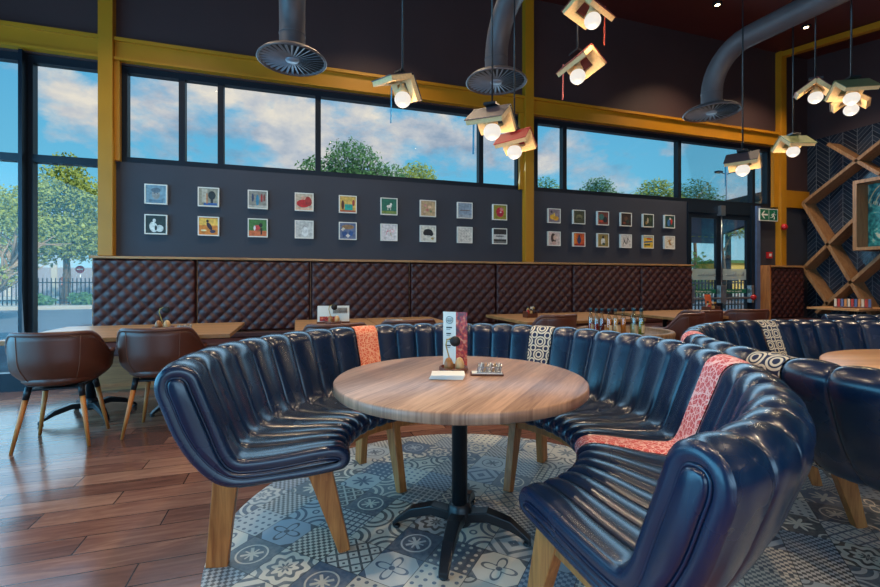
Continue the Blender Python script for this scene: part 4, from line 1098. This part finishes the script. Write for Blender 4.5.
# label, background, shapes (kind, cx, cy, w, h, rotation, colour) in the unit square
E_, B_ = 'e', 'b'
PIX = [
 ('pale blue portrait of a face', (118, 150, 164), [(E_, .5, .5, .4, .62, 0, (150, 150, 146)), (E_, .5, .72, .46, .3, 0, (92, 112, 126)), (E_, .42, .55, .07, .04, 0, (60, 60, 66)), (E_, .58, .55, .07, .04, 0, (60, 60, 66)), (B_, .5, .1, .7, .2, 0, (96, 130, 150))]),
 ('black picture with white seated figures', (40, 56, 56), [(E_, .38, .35, .4, .6, .2, (220, 222, 214)), (E_, .68, .28, .4, .4, -.3, (210, 214, 208)), (E_, .42, .72, .16, .2, 0, (226, 226, 220)), (E_, .5, .3, .12, .3, 0, (40, 50, 50))]),
 ('dark flower vase by a pale window', (150, 146, 128), [(B_, .3, .55, .3, .8, 0, (182, 176, 158)), (E_, .68, .6, .4, .5, 0, (34, 48, 52)), (B_, .68, .3, .14, .4, 0, (40, 52, 60)), (B_, .6, .08, .7, .14, 0, (50, 92, 150)), (B_, .42, .4, .06, .6, 0, (190, 120, 70))]),
 ('dark stooping figure on an orange sunset', (214, 130, 50), [(B_, .5, .75, 1, .4, 0, (232, 182, 80)), (E_, .55, .5, .22, .5, .5, (52, 42, 56)), (E_, .45, .8, .15, .16, 0, (44, 34, 44)), (E_, .72, .2, .3, .2, 0, (60, 54, 80)), (E_, .25, .25, .3, .1, 0, (240, 220, 170))]),
 ('crowd of blue and red walkers on grey', (140, 138, 128), [(E_, .22, .6, .12, .5, 0, (52, 70, 100)), (E_, .48, .45, .18, .7, 0, (60, 130, 160)), (E_, .72, .6, .12, .5, 0, (160, 52, 50)), (E_, .86, .62, .1, .45, 0, (120, 60, 50)), (B_, .5, .08, 1, .14, 0, (176, 172, 160))]),
 ('kneeling figure in red and white on green grass', (70, 120, 60), [(B_, .5, .16, 1, .34, 0, (206, 110, 66)), (E_, .45, .5, .4, .34, .3, (200, 70, 66)), (E_, .66, .66, .22, .26, 0, (44, 40, 40)), (E_, .32, .48, .12, .3, 0, (230, 220, 214)), (B_, .7, .3, .1, .4, 0, (60, 40, 34))]),
 ('red armchair before a beige room', (196, 180, 156), [(E_, .45, .4, .8, .5, 0, (186, 44, 46)), (E_, .75, .55, .4, .6, .2, (160, 50, 46)), (E_, .45, .75, .3, .2, 0, (214, 164, 140)), (B_, .5, .06, 1, .1, 0, (220, 180, 150))]),
 ('pale grey sketch of a draped figure', (196, 194, 188), [(E_, .55, .35, .4, .6, 0, (222, 222, 218)), (E_, .4, .6, .4, .02, .8, (130, 130, 132)), (E_, .6, .7, .3, .02, -.4, (130, 130, 132)), (E_, .35, .35, .5, .015, 1.2, (140, 140, 142))]),
 ('figures around a turquoise table on yellow', (214, 176, 90), [(B_, .55, .3, .5, .4, 0, (36, 160, 146)), (E_, .18, .45, .18, .6, 0, (90, 50, 40)), (E_, .85, .6, .16, .4, 0, (150, 60, 50)), (B_, .5, .06, 1, .12, 0, (180, 90, 60))]),
 ('blue checked abstract over brown', (96, 110, 140), [(B_, .3, .3, .3, .3, .3, (40, 76, 130)), (B_, .7, .35, .25, .3, -.3, (50, 90, 150)), (E_, .5, .75, .8, .3, 0, (150, 116, 82)), (B_, .5, .2, .2, .2, .8, (210, 206, 196)), (B_, .2, .6, .2, .16, .8, (214, 204, 186))]),
 ('small white dog on dark green', (40, 110, 90), [(E_, .5, .5, .34, .2, 0, (230, 226, 214)), (E_, .62, .64, .14, .18, 0, (232, 228, 218)), (B_, .42, .36, .05, .2, 0, (222, 220, 210)), (B_, .6, .36, .05, .2, 0, (222, 220, 210)), (B_, .5, .1, 1, .2, 0, (120, 140, 70))]),
 ('white picture with pink line drawing', (222, 214, 212), [(E_, .5, .6, .6, .03, .4, (200, 90, 120)), (E_, .35, .5, .5, .03, 1.2, (210, 110, 130)), (E_, .6, .4, .5, .03, -1.1, (206, 170, 80)), (E_, .7, .6, .3, .2, 0, (216, 150, 160)), (E_, .7, .6, .22, .13, 0, (222, 214, 212))]),
 ('beige painting of scattered pink flowers', (190, 160, 120), [(E_, .3, .7, .2, .2, 0, (214, 150, 140)), (E_, .6, .6, .24, .2, 0, (220, 184, 150)), (E_, .45, .4, .2, .2, 0, (196, 120, 110)), (E_, .7, .3, .16, .16, 0, (120, 130, 90)), (E_, .25, .25, .14, .14, 0, (206, 170, 150))]),
 ('black cloud shape on white', (218, 212, 196), [(E_, .5, .6, .66, .44, 0, (28, 28, 30)), (E_, .3, .55, .3, .34, 0, (28, 28, 30)), (E_, .72, .5, .3, .3, 0, (30, 30, 32)), (E_, .8, .18, .2, .16, 0, (190, 160, 90))]),
 ('pale grey blue picture with a single stick', (140, 156, 172), [(B_, .5, .5, .7, .05, .05, (110, 90, 76)), (B_, .5, .1, 1, .2, 0, (160, 168, 176))]),
 ('white sheet with rows of tiny marks', (216, 208, 196), [(B_, .2 + .2 * i, .2 + .2 * j, .05, .03, .6, (130, 120, 116)) for i in range(4) for j in range(4)]),
 ('red figure on olive green', (150, 140, 50), [(E_, .5, .5, .6, .7, .2, (196, 36, 60)), (E_, .62, .72, .3, .24, 0, (220, 130, 130)), (E_, .4, .3, .3, .2, 0, (170, 30, 60)), (E_, .55, .5, .14, .1, 0, (236, 200, 200))]),
 ('black and white banded landscape', (52, 50, 50), [(B_, .5, .45, 1, .34, 0, (206, 202, 196)), (E_, .5, .5, .7, .1, .05, (90, 90, 90)), (B_, .5, .08, 1, .1, 0, (120, 118, 112))]),
 ('yellow flowers over purple grey', (140, 124, 132), [(E_, .35, .4, .5, .4, 0, (226, 176, 60)), (E_, .65, .3, .5, .36, 0, (220, 160, 50)), (E_, .5, .6, .14, .3, .2, (230, 190, 90)), (E_, .25, .8, .2, .2, 0, (70, 66, 84))]),
 ('portrait of a woman with long dark hair on pale pink', (214, 188, 176), [(E_, .42, .5, .44, .85, .1, (70, 50, 46)), (E_, .55, .58, .3, .42, 0, (216, 180, 158)), (E_, .48, .15, .4, .3, 0, (200, 160, 146))]),
 ('dark olive face in shadow', (70, 72, 52), [(E_, .5, .5, .6, .4, 0, (110, 106, 74)), (E_, .5, .4, .4, .12, 0, (50, 50, 40)), (E_, .5, .65, .3, .06, 0, (140, 134, 96))]),
 ('blue black figure on orange red', (206, 86, 36), [(E_, .5, .45, .36, .6, 0, (56, 60, 92)), (E_, .5, .78, .18, .18, 0, (44, 50, 70)), (B_, .15, .5, .2, .9, 0, (226, 130, 44)), (B_, .5, .08, 1, .14, 0, (160, 40, 30))]),
 ('teal and red dark abstract', (120, 60, 50), [(E_, .35, .6, .5, .5, .3, (60, 110, 104)), (E_, .7, .4, .4, .5, 0, (36, 40, 46)), (E_, .3, .25, .4, .2, 0, (190, 70, 50))]),
 ('bearded figure in white on olive brown', (150, 126, 66), [(E_, .5, .4, .4, .6, 0, (220, 216, 204)), (E_, .5, .75, .2, .24, 0, (50, 44, 40)), (E_, .55, .2, .3, .2, 0, (50, 70, 60))]),
 ('very dark brown portrait', (56, 40, 34), [(E_, .5, .55, .34, .4, 0, (96, 66, 50)), (E_, .65, .35, .3, .3, .5, (40, 60, 56)), (E_, .3, .2, .3, .2, 0, (120, 60, 44))]),
 ('white sheet with black brush strokes', (208, 200, 190), [(E_, .35, .5, .08, .6, .4, (50, 46, 46)), (E_, .6, .5, .08, .6, -.2, (60, 56, 56)), (E_, .75, .6, .06, .4, .5, (50, 46, 46)), (E_, .25, .35, .06, .4, -.4, (70, 66, 66))]),
 ('dark green forest with a pale figure', (40, 52, 38), [(E_, .45, .5, .16, .5, 0, (190, 176, 150)), (E_, .7, .6, .3, .5, 0, (60, 76, 48)), (E_, .3, .3, .2, .3, 0, (140, 110, 60))]),
 ('yellow blue and red abstract landscape', (220, 180, 60), [(B_, .5, .5, .9, .12, .1, (50, 90, 130)), (B_, .4, .25, .6, .14, 0, (50, 70, 60)), (B_, .6, .75, .5, .12, -.1, (200, 70, 40)), (B_, .5, .9, 1, .1, 0, (150, 180, 190))]),
 ('dark green panels with blue and red figure', (30, 70, 60), [(E_, .4, .4, .3, .6, 0, (60, 110, 160)), (E_, .7, .5, .2, .5, 0, (190, 50, 44)), (E_, .55, .75, .2, .2, 0, (216, 210, 200))]),
 ('pale cream sheet with golden dancing figure', (220, 208, 186), [(E_, .5, .5, .18, .5, .3, (180, 130, 60)), (E_, .4, .65, .3, .1, .6, (190, 144, 70)), (E_, .6, .35, .3, .1, -.5, (176, 120, 60)), (E_, .6, .7, .12, .14, 0, (170, 120, 70))]),
]
def picture(x, z, sp, s_):
    lab, bgc, shp = sp
    t = thing('picture_frame', 'small square white framed picture, ' + lab, 'picture', (x, YW, z), 0, 'small framed pictures on the charcoal wall')
    h = s_ / 2; fw = .012; D = .04
    mb = MB().box(-h, h, -D, -.001, -h, -h + fw).box(-h, h, -D, -.001, h - fw, h).box(-h, -h + fw, -D, -.001, -h + fw, h - fw).box(h - fw, h, -D, -.001, -h + fw, h - fw)
    mb.build('frame', M['white'], t)
    mats = [pc(bgc)]; mb = MB(); q = h - fw; mb.box(-q, q, -D + .006, -.002, -q, q)
    for i, (k, cx, cy, w_, hh, ro, c) in enumerate(shp):
        if pc(c) not in mats: mats.append(pc(c))
        mi = mats.index(pc(c)); yy = -D + .0055 - .0003 * i; pts = []
        base = [(-.5, -.5), (.5, -.5), (.5, .5), (-.5, .5)] if k == B_ else [(.5 * math.cos(a), .5 * math.sin(a)) for a in [2 * PI * j / 14 for j in range(14)]]
        for a, b__ in base:
            X = cx - .5 + (a * w_ * math.cos(ro) - b__ * hh * math.sin(ro)); Z = cy - .5 + (a * w_ * math.sin(ro) + b__ * hh * math.cos(ro))
            pts.append((max(-.49, min(.49, X)) * 2 * q, yy, max(-.49, min(.49, Z)) * 2 * q))
        mb.add(pts, [tuple(range(len(pts)))], mi)
    mb.build('canvas', mats, t, fix=False)
for i in range(9):
    x = -1.60 + .5635 * i
    picture(x, 2.235, PIX[2 * i], .235); picture(x, 1.875, PIX[2 * i + 1], .235)
for i in range(6):
    x = 3.845 + .457 * i
    picture(x, 2.225, PIX[18 + 2 * i], .225); picture(x, 1.865, PIX[19 + 2 * i], .225)

# exit sign, red fire devices
t = thing('exit_sign', 'green emergency exit sign with white arrow and running figure beside the doors', 'sign', (8.42, 6.028, 2.44))
MB().box(-.235, .235, -.02, 0, -.115, .115).build('sign_border', M['white'], t)
MB().box(-.22, -.006, -.0225, -.0205, -.10, .10).box(.006, .22, -.0225, -.0205, -.10, .10).build('green_panels', M['dgreen'], t)
mb = MB(); y_ = -.0245
def poly(pts): mb.add([(a, y_, b__) for a, b__ in pts] + [(a, y_ + .0015, b__) for a, b__ in pts], [tuple(range(len(pts)))] + [tuple(range(2 * len(pts) - 1, len(pts) - 1, -1))])
poly([(-.20, 0), (-.13, .07), (-.10, .07), (-.15, .015), (-.03, .015), (-.03, -.015), (-.15, -.015), (-.10, -.07), (-.13, -.07)])
mb.build('arrow', M['white'], t)
mb = MB(); mb.tube([(.13, y_, .055), (.1301, y_, .0551)], .016, 10)
for q in (((.125, .035), (.105, -.01)), ((.105, -.01), (.135, -.04)), ((.135, -.04), (.125, -.085)), ((.105, -.01), (.07, -.05)), ((.07, -.05), (.035, -.05)), ((.125, .03), (.085, .02)), ((.085, .02), (.065, -.01)), ((.125, .03), (.155, .0)), ((.155, .0), (.18, .01))):
    mb.bar((q[0][0], y_, q[0][1]), (q[1][0], y_, q[1][1]), .004, .017, (0, 1, 0))
o = mb.build('running_figure', M['white'], t)
t = thing('alarm_bell', 'red round alarm sounder on the third mustard column', 'alarm', (8.76, 5.988, 2.22)); 
o = MB().lathe([(.06, 0), (.06, .03), (.045, .06), (.03, .075), (.001, .078)], 20).build('sounder', M['redp'], t); o.rotation_euler = (R(90), 0, 0)
t = thing('call_point', 'square red fire call point under the exit sign', 'alarm', (8.53, 6.099, 1.69))
MB().box(-.06, .06, -.04, 0, -.06, .06).build('box', M['redp'], t, .006); MB().box(-.03, .03, -.043, -.0405, -.025, .025).build('glass_window', M['white'], t)
t = thing('door_alarm', 'red round button at the right end of the panic bar', 'alarm', (7.99, 6.0, .9)); o = MB().lathe([(.05, 0), (.055, .03), (.03, .06), (.001, .062)], 18).build('button', M['redp'], t); o.rotation_euler = (R(90), 0, 0)

# ------------------------------------------------------------------ diamond lattice shelf on the tiled end wall
M['shelf_oak'] = wood('shelf_oak', lin(120, 82, 50), lin(172, 128, 86), 2)
lat = thing('lattice_shelf', 'oak diamond lattice shelving on the herringbone tiled wall', 'shelf', (9.6, 0, 0))
def board(a, b_, d_=.32, th=.055):
    (ya, za), (yb, zb) = a, b_
    mb = MB(); mb.bar((-.004 - d_ / 2, ya, za), (-.004 - d_ / 2, yb, zb), d_, th, Vector((yb - ya, 0, 0)).cross(Vector((0, 0, 1))) if False else (0, -(zb - za), (yb - ya)))
    mb.build('board', M['shelf_oak'], lat, .002)
A, C, Bp, Dp, F, Ep = (5.98, 2.70), (5.98, 1.44), (5.56, 1.90), (5.22, 1.17), (5.10, 3.30), (5.56, 3.72)
board(A, (4.55, 3.70)); board(Ep, (4.80, 2.99)); board(A, (4.86, .50)); board(C, (5.11, 2.33)); board(C, (5.55, .76)); board((5.75, .60), (4.76, 1.65))
board((4.86, .5), (3.3, 2.2)); board((4.55, 3.7), (3.3, 2.6))
# framed box niche with artwork
nb = thing('box_frame', 'deep oak box frame holding a blue green picture on the tiled wall', 'picture', (9.6, 4.47, 2.32))
s_ = .60; d_ = .50; th = .055
mb = MB().box(-d_, -.004, -s_, s_, -s_, -s_ + th).box(-d_, -.004, -s_, s_, s_ - th, s_).box(-d_, -.004, -s_, -s_ + th, -s_ + th, s_ - th).box(-d_, -.004, s_ - th, s_, -s_ + th, s_ - th)
mb.build('frame', M['shelf_oak'], nb, .002)
am = Mat('blue_green_painting'); ax_, ay_, az_ = am.obj()
f1 = am.noise(am.vec(ax_, ay_, az_), 3.2, 5, .6, 1.6); f2 = am.noise(am.vec(ay_, az_, 0.0), 14, 3)
cA = am.ramp(f1 * .7 + f2 * .3, [(.32, lin(12, 40, 52)), (.45, lin(20, 92, 100)), (.55, lin(60, 150, 150)), (.62, lin(200, 196, 170)), (.72, lin(40, 60, 70))])
am.base(cA); am.set(Roughness=.3)
art = MB().box(-.2, -.17, -s_ + th, s_ - th, -s_ + th, s_ - th).build('painting', am.m, nb)
mb = MB()
for k in range(5): mb.tube([(-.202, .25 + (.30 - .045 * k) * math.cos(a), .05 + (.5 - .06 * k) * math.sin(a)) for a in [R(20 + 8 * i) for i in range(18)]], .009, 5, k % 2)
mb.build('painted_arcs', [plain('cream_paint', lin(214, 200, 160), .5), plain('teal_paint', lin(20, 84, 96), .5)], art)
